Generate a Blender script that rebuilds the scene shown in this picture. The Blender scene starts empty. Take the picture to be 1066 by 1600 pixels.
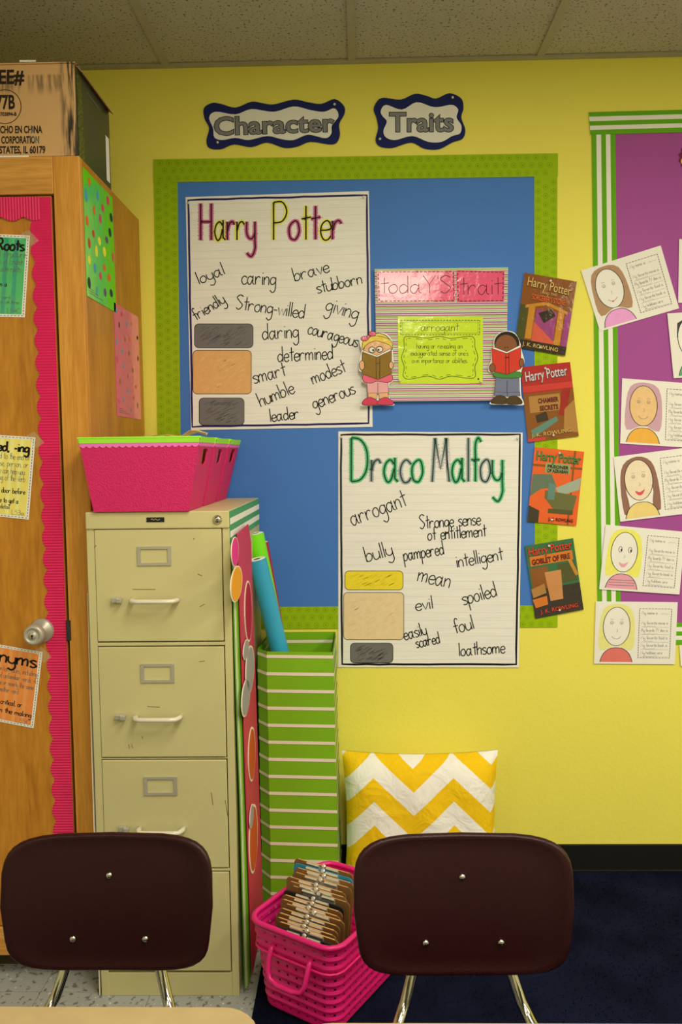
import bpy, math, random
from mathutils import Vector, Matrix
random.seed(7)
SC = bpy.context.scene
COL = SC.collection
PI = math.pi

# ------------------------------------------------------------------ camera
FPX, YAW, PIT, ROL, CD, CH = 1281.6, -.022, .070, -.012, 2.785, 1.462
cy, sy, cp, sp, cr, sr = math.cos(YAW), math.sin(YAW), math.cos(PIT), math.sin(PIT), math.cos(ROL), math.sin(ROL)
FW = Vector((sy*cp, cy*cp, -sp)); r0 = Vector((cy, -sy, 0)); u0 = r0.cross(FW)
RT = cr*r0 + sr*u0; UP = -sr*r0 + cr*u0
CAM = Vector((0, -CD, CH))
cam = bpy.data.cameras.new('camera'); camo = bpy.data.objects.new('camera', cam); COL.objects.link(camo)
camo.matrix_world = Matrix(((RT.x, UP.x, -FW.x, CAM.x), (RT.y, UP.y, -FW.y, CAM.y), (RT.z, UP.z, -FW.z, CAM.z), (0, 0, 0, 1)))
cam.sensor_fit = 'VERTICAL'; cam.sensor_height = 22.3; cam.lens = FPX/1600*22.3; cam.clip_start = .05
SC.camera = camo

# ------------------------------------------------------------------ world, lights, exposure
w = bpy.data.worlds.new('world'); SC.world = w; w.use_nodes = True
w.node_tree.nodes['Background'].inputs[0].default_value = (1, .9, .75, 1)
w.node_tree.nodes['Background'].inputs[1].default_value = .15
SC.view_settings.view_transform = 'Standard'; SC.view_settings.look = 'None'
SC.view_settings.gamma = 1; SC.view_settings.use_curve_mapping = False
SC.view_settings.exposure = -0.08
def ceiling_lamp(x, y, power):
    l = bpy.data.lights.new('troffer_light', 'AREA'); l.shape = 'RECTANGLE'; l.size = .55; l.size_y = 1.15
    l.energy = power; l.color = (1, .90, .70)
    o = bpy.data.objects.new('troffer_light', l); COL.objects.link(o); o.location = (x, y, 2.725)
ceiling_lamp(.297, -1.95, 38)
ceiling_lamp(2.13, -1.95, 44)
ceiling_lamp(.297, -3.75, 32)
ceiling_lamp(2.13, -3.75, 32)
ceiling_lamp(-1.53, -3.75, 17)

# ------------------------------------------------------------------ pixel rays onto real planes
def ray(a, b): return FW + RT*((a-533)/FPX) - UP*((b-800)/FPX)
def oy(a, b, Y): d = ray(a, b); return CAM + d*((Y-CAM.y)/d.y)
def ox(a, b, X): d = ray(a, b); return CAM + d*((X-CAM.x)/d.x)
def oz(a, b, Z): d = ray(a, b); return CAM + d*((Z-CAM.z)/d.z)

# ------------------------------------------------------------------ materials
def lin(c):
    c = c/255.0
    return c/12.92 if c <= .04045 else ((c+.055)/1.055)**2.4
WR = (lin(212), lin(203), lin(176))
def pc(r, g, b, k=1.0):
    return tuple(min(.93, lin(v)*.8/q*k) for v, q in zip((r, g, b), WR))
MC = {}
def nt(name):
    m = bpy.data.materials.new(name); m.use_nodes = True
    return m, m.node_tree.nodes, m.node_tree.links, m.node_tree.nodes['Principled BSDF']
def mat(name, rgb, rough=.6, var=.06, vscale=14, bump=0, bscale=60, metal=0, spec=.35, coat=0, stretch=(1, 1, 1)):
    if name in MC: return MC[name]
    m, N, L, B = nt(name)
    B.inputs['Roughness'].default_value = rough; B.inputs['Metallic'].default_value = metal
    B.inputs['Specular IOR Level'].default_value = spec; B.inputs['Coat Weight'].default_value = coat
    B.inputs['Coat Roughness'].default_value = .1
    tc = N.new('ShaderNodeTexCoord'); mp = N.new('ShaderNodeMapping'); mp.inputs['Scale'].default_value = stretch
    L.new(tc.outputs['Object'], mp.inputs[0])
    n = N.new('ShaderNodeTexNoise'); n.inputs['Scale'].default_value = vscale; n.inputs['Detail'].default_value = 4
    L.new(mp.outputs[0], n.inputs['Vector'])
    cr_ = N.new('ShaderNodeValToRGB')
    cr_.color_ramp.elements[0].position = .3; cr_.color_ramp.elements[1].position = .7
    cr_.color_ramp.elements[0].color = tuple(max(0, c*(1-var)) for c in rgb) + (1,)
    cr_.color_ramp.elements[1].color = tuple(min(1, c*(1+var)) for c in rgb) + (1,)
    L.new(n.outputs['Fac'], cr_.inputs[0]); L.new(cr_.outputs[0], B.inputs['Base Color'])
    if bump:
        n2 = N.new('ShaderNodeTexNoise'); n2.inputs['Scale'].default_value = bscale; n2.inputs['Detail'].default_value = 3
        L.new(mp.outputs[0], n2.inputs['Vector'])
        b = N.new('ShaderNodeBump'); b.inputs['Strength'].default_value = bump; b.inputs['Distance'].default_value = .01
        L.new(n2.outputs['Fac'], b.inputs['Height']); L.new(b.outputs[0], B.inputs['Normal'])
    MC[name] = m
    return m
def paper(name, r, g, b, k=1.0, rough=.75, **kw): return mat(name, pc(r, g, b, k), rough, **dict(dict(var=.02, vscale=9, spec=.2), **kw))
def gloss(name, r, g, b, k=1.0): return mat(name, pc(r, g, b, k), .14, var=.03, spec=.6, bump=.16, bscale=30, coat=.7)
def ink(name, r, g, b): return mat(name, pc(r, g, b), .6, var=.04, vscale=60, spec=.3)

def wood(name, a, b_, scale=(1, 1, 1)):
    m, N, L, B = nt(name); B.inputs['Roughness'].default_value = .38; B.inputs['Specular IOR Level'].default_value = .35
    tc = N.new('ShaderNodeTexCoord'); mp = N.new('ShaderNodeMapping'); mp.inputs['Scale'].default_value = scale
    L.new(tc.outputs['Object'], mp.inputs[0])
    n = N.new('ShaderNodeTexNoise'); n.inputs['Scale'].default_value = 2.2; n.inputs['Detail'].default_value = 6; n.inputs['Distortion'].default_value = .6
    L.new(mp.outputs[0], n.inputs['Vector'])
    mul = N.new('ShaderNodeMath'); mul.operation = 'MULTIPLY'; mul.inputs[1].default_value = 9
    fr = N.new('ShaderNodeMath'); fr.operation = 'PINGPONG'; fr.inputs[1].default_value = 1
    L.new(n.outputs['Fac'], mul.inputs[0]); L.new(mul.outputs[0], fr.inputs[0])
    n2 = N.new('ShaderNodeTexNoise'); n2.inputs['Scale'].default_value = 30; n2.inputs['Detail'].default_value = 5
    L.new(mp.outputs[0], n2.inputs['Vector'])
    mx = N.new('ShaderNodeMath'); mx.operation = 'MULTIPLY_ADD'; mx.inputs[1].default_value = .35
    L.new(fr.outputs[0], mx.inputs[0]); L.new(n2.outputs['Fac'], mx.inputs[2])
    c = N.new('ShaderNodeValToRGB'); c.color_ramp.elements[0].position = .3; c.color_ramp.elements[1].position = .95
    c.color_ramp.elements[0].color = b_ + (1,); c.color_ramp.elements[1].color = a + (1,)
    L.new(mx.outputs[0], c.inputs[0]); L.new(c.outputs[0], B.inputs['Base Color'])
    return m
def speckle(name, base, dark, scale, lo, hi, bump=0, light=None):
    m, N, L, B = nt(name); B.inputs['Roughness'].default_value = .7; B.inputs['Specular IOR Level'].default_value = .2
    tc = N.new('ShaderNodeTexCoord')
    n = N.new('ShaderNodeTexNoise'); n.inputs['Scale'].default_value = scale; n.inputs['Detail'].default_value = 2
    L.new(tc.outputs['Object'], n.inputs['Vector'])
    c = N.new('ShaderNodeValToRGB'); e = c.color_ramp.elements
    e[0].position = lo; e[0].color = dark + (1,); e[1].position = hi; e[1].color = base + (1,)
    if light: q = e.new(.66); q.color = base + (1,); q = e.new(.72); q.color = light + (1,)
    L.new(n.outputs['Fac'], c.inputs[0])
    n3 = N.new('ShaderNodeTexNoise'); n3.inputs['Scale'].default_value = 3.0; L.new(tc.outputs['Object'], n3.inputs['Vector'])
    mr = N.new('ShaderNodeMapRange'); mr.inputs[3].default_value = .88; mr.inputs[4].default_value = 1.1; L.new(n3.outputs['Fac'], mr.inputs[0])
    mx = N.new('ShaderNodeVectorMath'); mx.operation = 'SCALE'; L.new(c.outputs[0], mx.inputs[0]); L.new(mr.outputs[0], mx.inputs['Scale'])
    L.new(mx.outputs[0], B.inputs['Base Color'])
    if bump:
        b = N.new('ShaderNodeBump'); b.inputs['Strength'].default_value = bump; b.inputs['Distance'].default_value = .004
        L.new(n.outputs['Fac'], b.inputs['Height']); L.new(b.outputs[0], B.inputs['Normal'])
    return m

WALL = mat('yellow_wall_paint', pc(226, 210, 78), .55, var=.015, vscale=3, bump=.08, bscale=90, spec=.3)
WALL2 = mat('far_wall_paint', pc(205, 195, 140), .6, var=.02)
BLACK = mat('black_rubber', (.008, .008, .008), .5)
CEILT = speckle('ceiling_tile_fissured', (.52, .50, .42), (.16, .145, .10), 125, .35, .40, .5)
RAIL = mat('ceiling_rail_paint', (.42, .40, .31), .5)
FLOORT = speckle('vinyl_floor_tile', pc(150, 148, 128), pc(105, 100, 85), 55, .36, .42, 0, pc(200, 196, 180))
GROUT = mat('tile_joint', (.10, .095, .08), .8)
OAK = wood('honey_oak_door', pc(190, 126, 36), pc(158, 96, 20), (3.2, 3.2, .5))
OAKV = wood('honey_oak_frame', pc(205, 142, 52), pc(178, 114, 32), (9, 9, .5))
OAKS = wood('honey_oak_side', pc(186, 124, 34), pc(158, 98, 22), (2.0, 2.0, .4))
OAKH = wood('honey_oak_rail', pc(205, 146, 62), pc(176, 116, 40), (.6, 9, 9))
BEIGE = mat('beige_cabinet_paint', pc(188, 174, 112), .45, var=.035, vscale=5, bump=.03, bscale=120)
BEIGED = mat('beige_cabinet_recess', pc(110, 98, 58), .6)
SILVER = mat('satin_metal', (.50, .48, .42), .38, metal=.35, var=.05)
CHROME = mat('chrome', (.62, .61, .58), .12, metal=1, var=.03)
DMETAL = mat('dark_metal', (.05, .05, .05), .4, metal=.5)
MAROON = mat('maroon_plastic', (.024, .0035, .0055), .38, var=.08, vscale=300, bump=.12, bscale=420, spec=.3)
PINKB = mat('pink_bin_cloth', pc(198, 32, 84), .6, var=.12, vscale=260, bump=.3, bscale=260)
PINKP = mat('pink_basket_plastic', pc(212, 26, 98), .36, var=.02, spec=.5)
LIME = paper('lime_trim', 150, 215, 50)
PINKL = paper('pale_pink_trim', 235, 110, 165)
PINKC = mat('pink_corrugated_card', pc(208, 30, 78), .55, var=.05, vscale=20)
WHITE = paper('white_paper', 226, 218, 194)
WHITE2 = paper('white_sheet_paper', 232, 222, 198)
CREAM = paper('cream_paper', 222, 208, 165)
CHART = mat('chart_tablet_paper', pc(224, 216, 190), .7, var=.035, vscale=7, spec=.2, stretch=(1, 1, 14), bump=.12, bscale=5)
BLUE = mat('blue_butcher_paper', pc(66, 112, 166), .62, var=.05, vscale=1.8, spec=.25, bump=.25, bscale=3, stretch=(1, 1, .5))
GRN = paper('green_border_card', 146, 172, 8)
GRND = paper('green_border_print', 122, 150, 4)
PURP = mat('purple_butcher_paper', pc(156, 70, 128), .6, var=.04, vscale=2, spec=.3, bump=.2, bscale=3, stretch=(1, 1, .5))
SGRN = paper('striped_border_green', 96, 158, 20)
INKB = ink('black_marker', 22, 18, 18)
INKN = ink('navy_marker', 32, 22, 78)
INKG = ink('grey_print', 105, 98, 88)
PENC = ink('pencil', 120, 108, 100)
NAVY = paper('navy_card', 30, 36, 82)
GREYF = ink('grey_letter_fill', 125, 122, 112)
CLEAR = mat('clear_pin_plastic', (.75, .75, .72), .08, spec=.8)
CBOX = None
TAPE, N_, L_, B_ = nt('clear_tape'); B_.inputs['Base Color'].default_value = (.8, .78, .65, 1); B_.inputs['Roughness'].default_value = .12; B_.inputs['Alpha'].default_value = .2

# ------------------------------------------------------------------ mesh builder
class M:
    def __init__(s): s.v = []; s.f = []; s.fm = []; s.m = []
    def mi(s, m):
        if m not in s.m: s.m.append(m)
        return s.m.index(m)
    def add(s, vs, fs, m):
        k = len(s.v); i = s.mi(m); s.v += [Vector(v) for v in vs]
        for f in fs: s.f.append([k+j for j in f]); s.fm.append(i)
        return s
    def box(s, x0, x1, y0, y1, z0, z1, m):
        vs = [(x, y, z) for x in (x0, x1) for y in (y0, y1) for z in (z0, z1)]
        return s.add(vs, [(0, 1, 3, 2), (4, 6, 7, 5), (0, 4, 5, 1), (2, 3, 7, 6), (0, 2, 6, 4), (1, 5, 7, 3)], m)
    def tube(s, pts, r, m, n=10, closed=False, cap=True, flat=1.0):
        pts = [Vector(p) for p in pts]; N = len(pts); vs = []; fs = []
        up = Vector((0, 0, 1)); prev = None
        for i, p in enumerate(pts):
            a = pts[(i-1) % N] if (closed or i > 0) else p; b = pts[(i+1) % N] if (closed or i < N-1) else p
            t = (b-a).normalized()
            if prev is None:
                x = t.cross(up)
                if x.length < .1: x = t.cross(Vector((1, 0, 0)))
            else: x = prev - t*prev.dot(t)
            x.normalize(); prev = x; y = t.cross(x)
            rr = r[i] if isinstance(r, (list, tuple)) else r
            for k in range(n):
                an = 2*PI*k/n; vs.append(p + x*math.cos(an)*rr + y*math.sin(an)*rr*flat)
        for i in range(N if closed else N-1):
            j = (i+1) % N
            for k in range(n): l = (k+1) % n; fs.append((i*n+k, i*n+l, j*n+l, j*n+k))
        if cap and not closed: fs.append(tuple(range(n))[::-1]); fs.append(tuple((N-1)*n+k for k in range(n)))
        return s.add(vs, fs, m)
    def lathe(s, prof, org, axis, m, n=20):
        a = Vector(axis).normalized(); x = a.orthogonal().normalized(); y = a.cross(x); o = Vector(org); vs = []; fs = []
        for (r, h) in prof:
            for k in range(n): an = 2*PI*k/n; vs.append(o + a*h + (x*math.cos(an)+y*math.sin(an))*r)
        for i in range(len(prof)-1):
            for k in range(n): l = (k+1) % n; fs.append((i*n+k, i*n+l, (i+1)*n+l, (i+1)*n+k))
        fs.append(tuple(range(n))[::-1]); fs.append(tuple((len(prof)-1)*n+k for k in range(n)))
        return s.add(vs, fs, m)
    def slab(s, front, back, m):
        n = len(front)
        return s.add(list(front)+list(back), [tuple(range(n)), tuple(range(2*n-1, n-1, -1))] + [(i, n+i, n+(i+1) % n, (i+1) % n) for i in range(n)], m)
    def build(s, name, parent=None, org=None, smooth=False, bevel=0, solid=0):
        me = bpy.data.meshes.new(name)
        if parent is not None: O = Vector(parent['_o'])
        elif org is not None: O = Vector(org)
        else:
            xs = [v.x for v in s.v]; ys = [v.y for v in s.v]; zs = [v.z for v in s.v]
            O = Vector(((min(xs)+max(xs))/2, (min(ys)+max(ys))/2, min(zs)))
        me.from_pydata([tuple(v-O) for v in s.v], [], s.f)
        for m in s.m: me.materials.append(m)
        me.polygons.foreach_set('material_index', s.fm)
        if smooth: me.polygons.foreach_set('use_smooth', [True]*len(me.polygons))
        me.update()
        o = bpy.data.objects.new(name, me); COL.objects.link(o)
        if parent is not None: o.parent = parent
        else: o.location = O
        o['_o'] = tuple(O)
        if solid: q = o.modifiers.new('solidify', 'SOLIDIFY'); q.thickness = solid; q.offset = -1
        if bevel:
            q = o.modifiers.new('bevel', 'BEVEL'); q.width = bevel; q.segments = 2; q.limit_method = 'ANGLE'
            for p in me.polygons: p.use_smooth = False
        return o
def thing(name, loc, label, cat, group=None):
    o = bpy.data.objects.new(name, None); COL.objects.link(o); o.location = loc; o['_o'] = tuple(loc)
    o['label'] = label; o['category'] = cat; o.empty_display_size = .05
    if group: o['group'] = group
    return o
def tag(o, label, cat, group=None):
    o['label'] = label; o['category'] = cat
    if group: o['group'] = group
    return o
def struct(o): o['kind'] = 'structure'; return o
def copy_tree(o, parent=None):
    c = o.copy(); COL.objects.link(c); c.parent = parent
    for ch in list(o.children): copy_tree(ch, c)
    return c

# ------------------------------------------------------------------ lettering: own single-stroke hand
G = {
'a': (10.5, '~6.5,8 4,10 1,8 0,4 2,0 4.5,1 6.5,6|-7,11 7,1.5 9,0'), 'b': (8.5, '-0,20 0,0|~0,6 3,10 6,9 7,5 5,1 2,0 0,2'),
'c': (7.5, '~7,8 4,10 1,8 0,4 2,0 5,0 7,2'), 'd': (9, '~7,7 4,10 1,8 0,4 2,0 5,1 7,4|-7,20 7,0'),
'e': (8, '~0,5 4,5 7,6 6,9 4,10 1,8 0,4 2,0 5,0 7,2'), 'f': (6.5, '~7,18 5,20 3,17 3,10 3,0|-0,10 6,10'),
'g': (8.5, '~7,8 4,10 1,8 0,4 2,1 5,2 7,5|~7,10 7,4 7,-3 6,-7 3,-9 0,-6'), 'h': (8, '-0,20 0,0|~0,6 3,10 6,9 6,5 6,0'),
'i': (3, '-1,10 1,0|-1,14 1.3,15'), 'j': (5, '~3,10 3,-5 1,-8 -1,-6|-3,14 3,15'), 'k': (7.5, '-0,20 0,0|-6,10 0,4 6,0'),
'l': (3, '-1,20 1,0'), 'm': (12.5, '-0,10 0,0|~0,6 3,10 5,8 5,0|~5,6 8,10 10,8 10,0'), 'n': (8, '-0,10 0,0|~0,6 3,10 6,8 6,0'),
'o': (8.5, '~4,10 1,8 0,5 1,1 4,0 6,2 7,5 6,9 4,10'), 'p': (8.5, '-0,10 0,-9|~0,6 3,10 6,9 7,5 5,1 2,0 0,2'),
'q': (8.5, '~7,8 4,10 1,8 0,4 2,0 5,1 7,4|-7,10 7,-9'), 'r': (8.2, '-0,10 0,0|~0,5 2,9 4.5,10 6,8.3'),
's': (7, '~6,9 3,10 0,8 2,6 5,4 6,2 3,0 0,1'), 't': (6.5, '-3,18 3,0|-0,11 6.5,12'), 'u': (8.5, '~0,10 0,3 2,0 5,1 7,4|-7,10 7,0'),
'v': (7.5, '-0,10 3.5,0 7,10'), 'w': (10.5, '-0,10 2.5,0 5,9 7.5,0 10,10'), 'x': (7, '-0,10 6,0|-6,10 0,0'),
'y': (8.5, '~0,10 0,4 2,1 5,1 7,4|~7,10 7,0 7,-5 4,-9 0,-7'), 'z': (7, '-0,10 6,10 0,0 6,0'),
'A': (13, '-0,0 5.5,20 11,0|-2,7 9,7'), 'B': (11, '-0,20 0,0|~0,20 6,19 8,15 5,11 0,11|~0,11 7,10 9,5 6,0 0,0'),
'C': (12, '~10,17 6,20 1,16 0,10 2,2 6,0 10,3'), 'D': (13, '-0,20 0,0|~0,20 6,19 10,14 10,6 6,1 0,0'),
'E': (10, '-9,20 0,20 0,0 9,0|-0,10 7,10'), 'F': (9, '-8,20 0,20 0,0|-0,10 6,10'), 'G': (12.5, '~10,17 6,20 1,16 0,10 2,2 6,0 10,4|-6,9 10,9 10,0'),
'H': (12, '-0,20 0,0|-9,20 9,0|-0,10 9,10'), 'I': (4, '-1,20 1,0'), 'J': (8, '~6,20 6,4 3,0 0,3'), 'K': (11, '-0,20 0,0|-9,20 0,8 9,0'),
'L': (9, '-0,20 0,0 8,0'), 'M': (14, '-0,0 2,20 6,6 10,20 12,0'), 'N': (12, '-0,0 0,20 9,0 9,20'), 'O': (13, '~5,20 1,16 0,10 1,4 5,0 9,4 10,10 9,16 5,20'),
'P': (10.5, '-0,20 0,0|~0,20 6,20 9,15 6,10 0,9'), 'Q': (13, '~5,20 1,16 0,10 1,4 5,0 9,4 10,10 9,16 5,20|-6,5 11,-1'),
'R': (11, '-0,20 0,0|~0,20 6,20 8,15 6,11 0,10|-4,10 9,0'), 'S': (10, '~8,18 4,20 0,16 4,11 8,6 4,0 0,2'),
'T': (11, '-0,20 10,20|-5,20 5,0'), 'U': (12, '~0,20 0,5 4,0 8,3 9,8|-9,20 9,0'), 'V': (12, '-0,20 5,0 10,20'), 'W': (15, '-0,20 3,0 7,15 11,0 14,20'),
'X': (11, '-0,20 9,0|-9,20 0,0'), 'Y': (11, '-0,20 5,10 10,20|-5,10 5,0'), 'Z': (11, '-0,20 9,20 0,0 9,0'),
'-': (6, '-0,6 4.5,6'), ',': (3.5, '-1.5,1 0,-3'), '.': (3, '-0,0 .5,1'), "'": (3, '-1,20 1,16'), ':': (3, '-1,1 1,2|-1,8 1,9'),
'0': (9, '~4,20 0,14 0,6 4,0 7,6 7,14 4,20'), '1': (5, '-0,16 3,20 3,0'), '2': (9, '~0,16 4,20 7,15 0,0|-0,0 8,0'), '3': (9, '~0,18 5,20 6,14 2,11|~2,11 8,8 5,0 0,2'),
'4': (9, '-5,0 5,20 0,7 8,7'), '5': (9, '-7,20 1,20 1,12|~1,12 6,12 7,5 4,0 0,2'), '6': (9, '~6,20 1,12 0,5 4,0 7,5 4,10 0,6'), '7': (9, '-0,20 8,20 3,0'),
'8': (9, '~4,20 1,16 4,11 8,5 4,0 0,5 4,11 7,16 4,20'), '9': (9, '~7,14 3,11 0,15 4,20 7,14 5,0'), ' ': (7, ''),
}
def catmull(P, k=5):
    if len(P) < 3: return P
    closed = P[0] == P[-1]; out = []
    for i in range(len(P)-1):
        p0 = P[i-1] if i else (P[-2] if closed else P[0]); p1 = P[i]; p2 = P[i+1]
        p3 = P[i+2] if i+2 < len(P) else (P[1] if closed else P[-1])
        for j in range(k):
            t = j/k
            out.append(tuple(.5*((2*p1[q]) + (-p0[q]+p2[q])*t + (2*p0[q]-5*p1[q]+4*p2[q]-p3[q])*t*t + (-p0[q]+3*p1[q]-3*p2[q]+p3[q])*t**3) for q in (0, 1)))
    out.append(P[-1]); return out
def strokes(ch):
    adv, s = G.get(ch, G[' ']); out = []
    for t in s.split('|'):
        if not t: continue
        P = [tuple(float(q) for q in a.split(',')) for a in t[1:].split()]
        out.append(catmull(P) if t[0] == '~' else P)
    return adv, out
BT = {}
def btext(txt, offset=0.0):
    key = (txt, offset)
    if key in BT: return BT[key]
    cu = bpy.data.curves.new('lettering_curve', 'FONT'); cu.body = txt; cu.offset = offset; cu.resolution_u = 3
    ob = bpy.data.objects.new('lettering_curve', cu); COL.objects.link(ob)
    bpy.context.view_layer.update()
    me = bpy.data.meshes.new_from_object(ob.evaluated_get(bpy.context.evaluated_depsgraph_get()))
    vs = [(v.co.x, v.co.y) for v in me.vertices]; fs = [tuple(p.vertices) for p in me.polygons]
    bpy.data.objects.remove(ob); bpy.data.curves.remove(cu); bpy.data.meshes.remove(me)
    BT[key] = (vs, fs); return BT[key]

class Flat:
    """print and cut paper laid on a surface; mp(a, b, h) gives the 3-D point of surface coordinates a, b raised by h"""
    def __init__(s, mp): s.mp = mp; s.M = M()
    def poly(s, P, m, h): s.M.add([s.mp(a, b, h) for a, b in P], [tuple(range(len(P)))], m); return s
    def line(s, P, wd, m, h, closed=False):
        n = len(P); vs = []
        if closed and P[0] == P[-1]: P = P[:-1]; n -= 1
        if not closed and n > 3 and P[0] == P[-1]: closed = True; P = P[:-1]; n -= 1
        for i in range(n):
            a = P[(i-1) % n] if (closed or i) else P[0]; b = P[(i+1) % n] if (closed or i < n-1) else P[n-1]
            d1 = (P[i][0]-a[0], P[i][1]-a[1]); d2 = (b[0]-P[i][0], b[1]-P[i][1])
            l1 = math.hypot(*d1) or 1; l2 = math.hypot(*d2) or 1
            t = (d1[0]/l1+d2[0]/l2, d1[1]/l1+d2[1]/l2); l = math.hypot(*t) or 1; t = (t[0]/l, t[1]/l)
            if l < .3: t = (d1[0]/l1, d1[1]/l1)
            vs.append((P[i][0]-t[1]*wd/2, P[i][1]+t[0]*wd/2)); vs.append((P[i][0]+t[1]*wd/2, P[i][1]-t[0]*wd/2))
        fs = [(2*i, 2*i+1, 2*((i+1) % n)+1, 2*((i+1) % n)) for i in range(n if closed else n-1)]
        s.M.add([s.mp(a, b, h) for a, b in vs], fs, m); return s
    def dash(s, P, wd, m, h, on, off):
        for (a, b) in zip(P, P[1:]):
            L = math.hypot(b[0]-a[0], b[1]-a[1]); k = max(1, int(L/(on+off)))
            for i in range(k):
                f0 = i/k; f1 = f0 + on/(on+off)/k
                s.line([(a[0]+(b[0]-a[0])*f0, a[1]+(b[1]-a[1])*f0), (a[0]+(b[0]-a[0])*f1, a[1]+(b[1]-a[1])*f1)], wd, m, h)
        return s
    def ell(s, cx, cy_, rx, ry, m, h, n=20, a0=0, a1=2*PI, rot=0):
        P = []
        k = n if a1-a0 >= 2*PI-.01 else n+1
        for i in range(k):
            a = a0+(a1-a0)*i/n; x, y = rx*math.cos(a), ry*math.sin(a)
            P.append((cx+x*math.cos(rot)-y*math.sin(rot), cy_+x*math.sin(rot)+y*math.cos(rot)))
        return s.poly(P, m, h)
    def arc(s, cx, cy_, rx, ry, wd, m, h, a0=0, a1=2*PI, n=20):
        P = [(cx+rx*math.cos(a0+(a1-a0)*i/n), cy_+ry*math.sin(a0+(a1-a0)*i/n)) for i in range(n+1)]
        if a1-a0 >= 2*PI-.01: P[-1] = P[0]
        return s.line(P, wd, m, h)
    def word(s, txt, x0, y0, x1, y1, xh, wd, m, h, mats=None, halo=None, hw=0, hh=0, asc=None):
        """single-stroke lettering between two baseline points; xh = height of a small letter"""
        tot = sum(strokes(c)[0] for c in txt)-1.5; L = math.hypot(x1-x0, y1-y0) or 1
        ux, uy = (x1-x0)/L, (y1-y0)/L; kx = L/tot; ky = xh/10; x = 0; sg = s.sg
        for i, c in enumerate(txt):
            adv, ss = strokes(c)
            jy = 0
            for P in ss:
                Q = [(x0+ux*(x+p[0])*kx+uy*sg*p[1]*ky*-1*-1*(1 if sg > 0 else 1)*0+ux*0 + (x*0) + (uy*p[1]*ky), y0+uy*(x+p[0])*kx-ux*p[1]*ky) for p in P]
                if halo: s.line(Q, hw, halo[i % len(halo)], hh)
                s.line(Q, wd, mats[i % len(mats)] if mats else m, h)
            x += adv
        return s
    sg = 1
    def type(s, txt, x0, y0, x1, y1, hgt, m, h, offset=0.0):
        """printed lettering (built-in face) fitted between two baseline points; hgt = capital height"""
        vs, fs = btext(txt, offset)
        v0, _ = btext(txt, 0.0)
        xa = min(v[0] for v in v0); xb = max(v[0] for v in v0); L = math.hypot(x1-x0, y1-y0); ux, uy = (x1-x0)/L, (y1-y0)/L
        kx = L/(xb-xa); ky = hgt/.69
        s.M.add([s.mp(x0+ux*(a-xa)*kx+uy*b*ky, y0+uy*(a-xa)*kx-ux*b*ky, h) for a, b in vs], fs, m); return s
    def build(s, name, parent, **k): return s.M.build(name, parent, **k)
def wallmap(Y): return lambda a, b, h: oy(a, b, Y-h)
WM = wallmap(0.0)
def quad(c, mp):
    def f(a, b, h):
        (x0, y0), (x1, y1), (x2, y2), (x3, y3) = c      # TL TR BR BL
        x = (1-b)*((1-a)*x0+a*x1)+b*((1-a)*x3+a*x2); y = (1-b)*((1-a)*y0+a*y1)+b*((1-a)*y3+a*y2)
        return mp(x, y, h)
    return f
def sheet(name, P, mp, h0, h1, m, label=None, cat=None, group=None, parent=None):
    q = M(); q.slab([mp(a, b, h1) for a, b in P], [mp(a, b, h0) for a, b in P], m)
    o = q.build(name, parent)
    if label: tag(o, label, cat, group)
    return o
def pin(P, mp, h, parent, m=None):
    for a, b in P:
        c = mp(a, b, h); n = (mp(a, b, h+.01)-c).normalized()
        q = M(); q.lathe([(.0045, 0), (.0045, .001), (.0025, .003), (.0022, .008), (.0038, .010), (.003, .012), (.001, .0125)], c, n, m or CLEAR, 12)
        q.build('pushpin', parent, smooth=True)

# ------------------------------------------------------------------ room shell
RX0, RX1, RY0, ZC = -2.3, 3.3, -6.2, 2.74
struct(M().box(RX0-.1, RX1+.1, 0, .12, -.1, ZC+.35, WALL).build('wall_back'))
struct(M().box(RX0-.12, RX0, RY0, 0, -.1, ZC+.35, WALL2).build('wall_left'))
struct(M().box(RX1, RX1+.12, RY0, 0, -.1, ZC+.35, WALL2).build('wall_right'))
struct(M().box(RX0-.12, RX1+.12, RY0-.12, RY0, -.1, ZC+.35, WALL2).build('wall_front'))
# floor with single vinyl tiles
fl = struct(M().box(RX0, RX1, RY0, 0, -.1, -.003, GROUT).build('floor', org=(0, 0, 0)))
tx = oz(234, 1557, 0).x; T = .3048
tm = M().box(0, T-.0014, -T+.0014, 0, -.003, 0, FLOORT)
first = None
i0 = math.floor((RX0-tx)/T)+1
for i in range(i0, i0+18):
    for j in range(0, 12):
        x = tx+i*T; y = -.04-j*T
        if x+T > RX1: continue
        if first is None: first = tm.build('tile', fl); o = first
        else: o = first.copy(); COL.objects.link(o)
        o.location = (x, y, 0); o.rotation_euler = (0, 0, 0)
fr = M().box(RX0+.01, RX1-.01, RY0+.01, -.04-12*T, -.003, 0, FLOORT).build('tile_field', fl); fr['kind'] = 'stuff'
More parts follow.
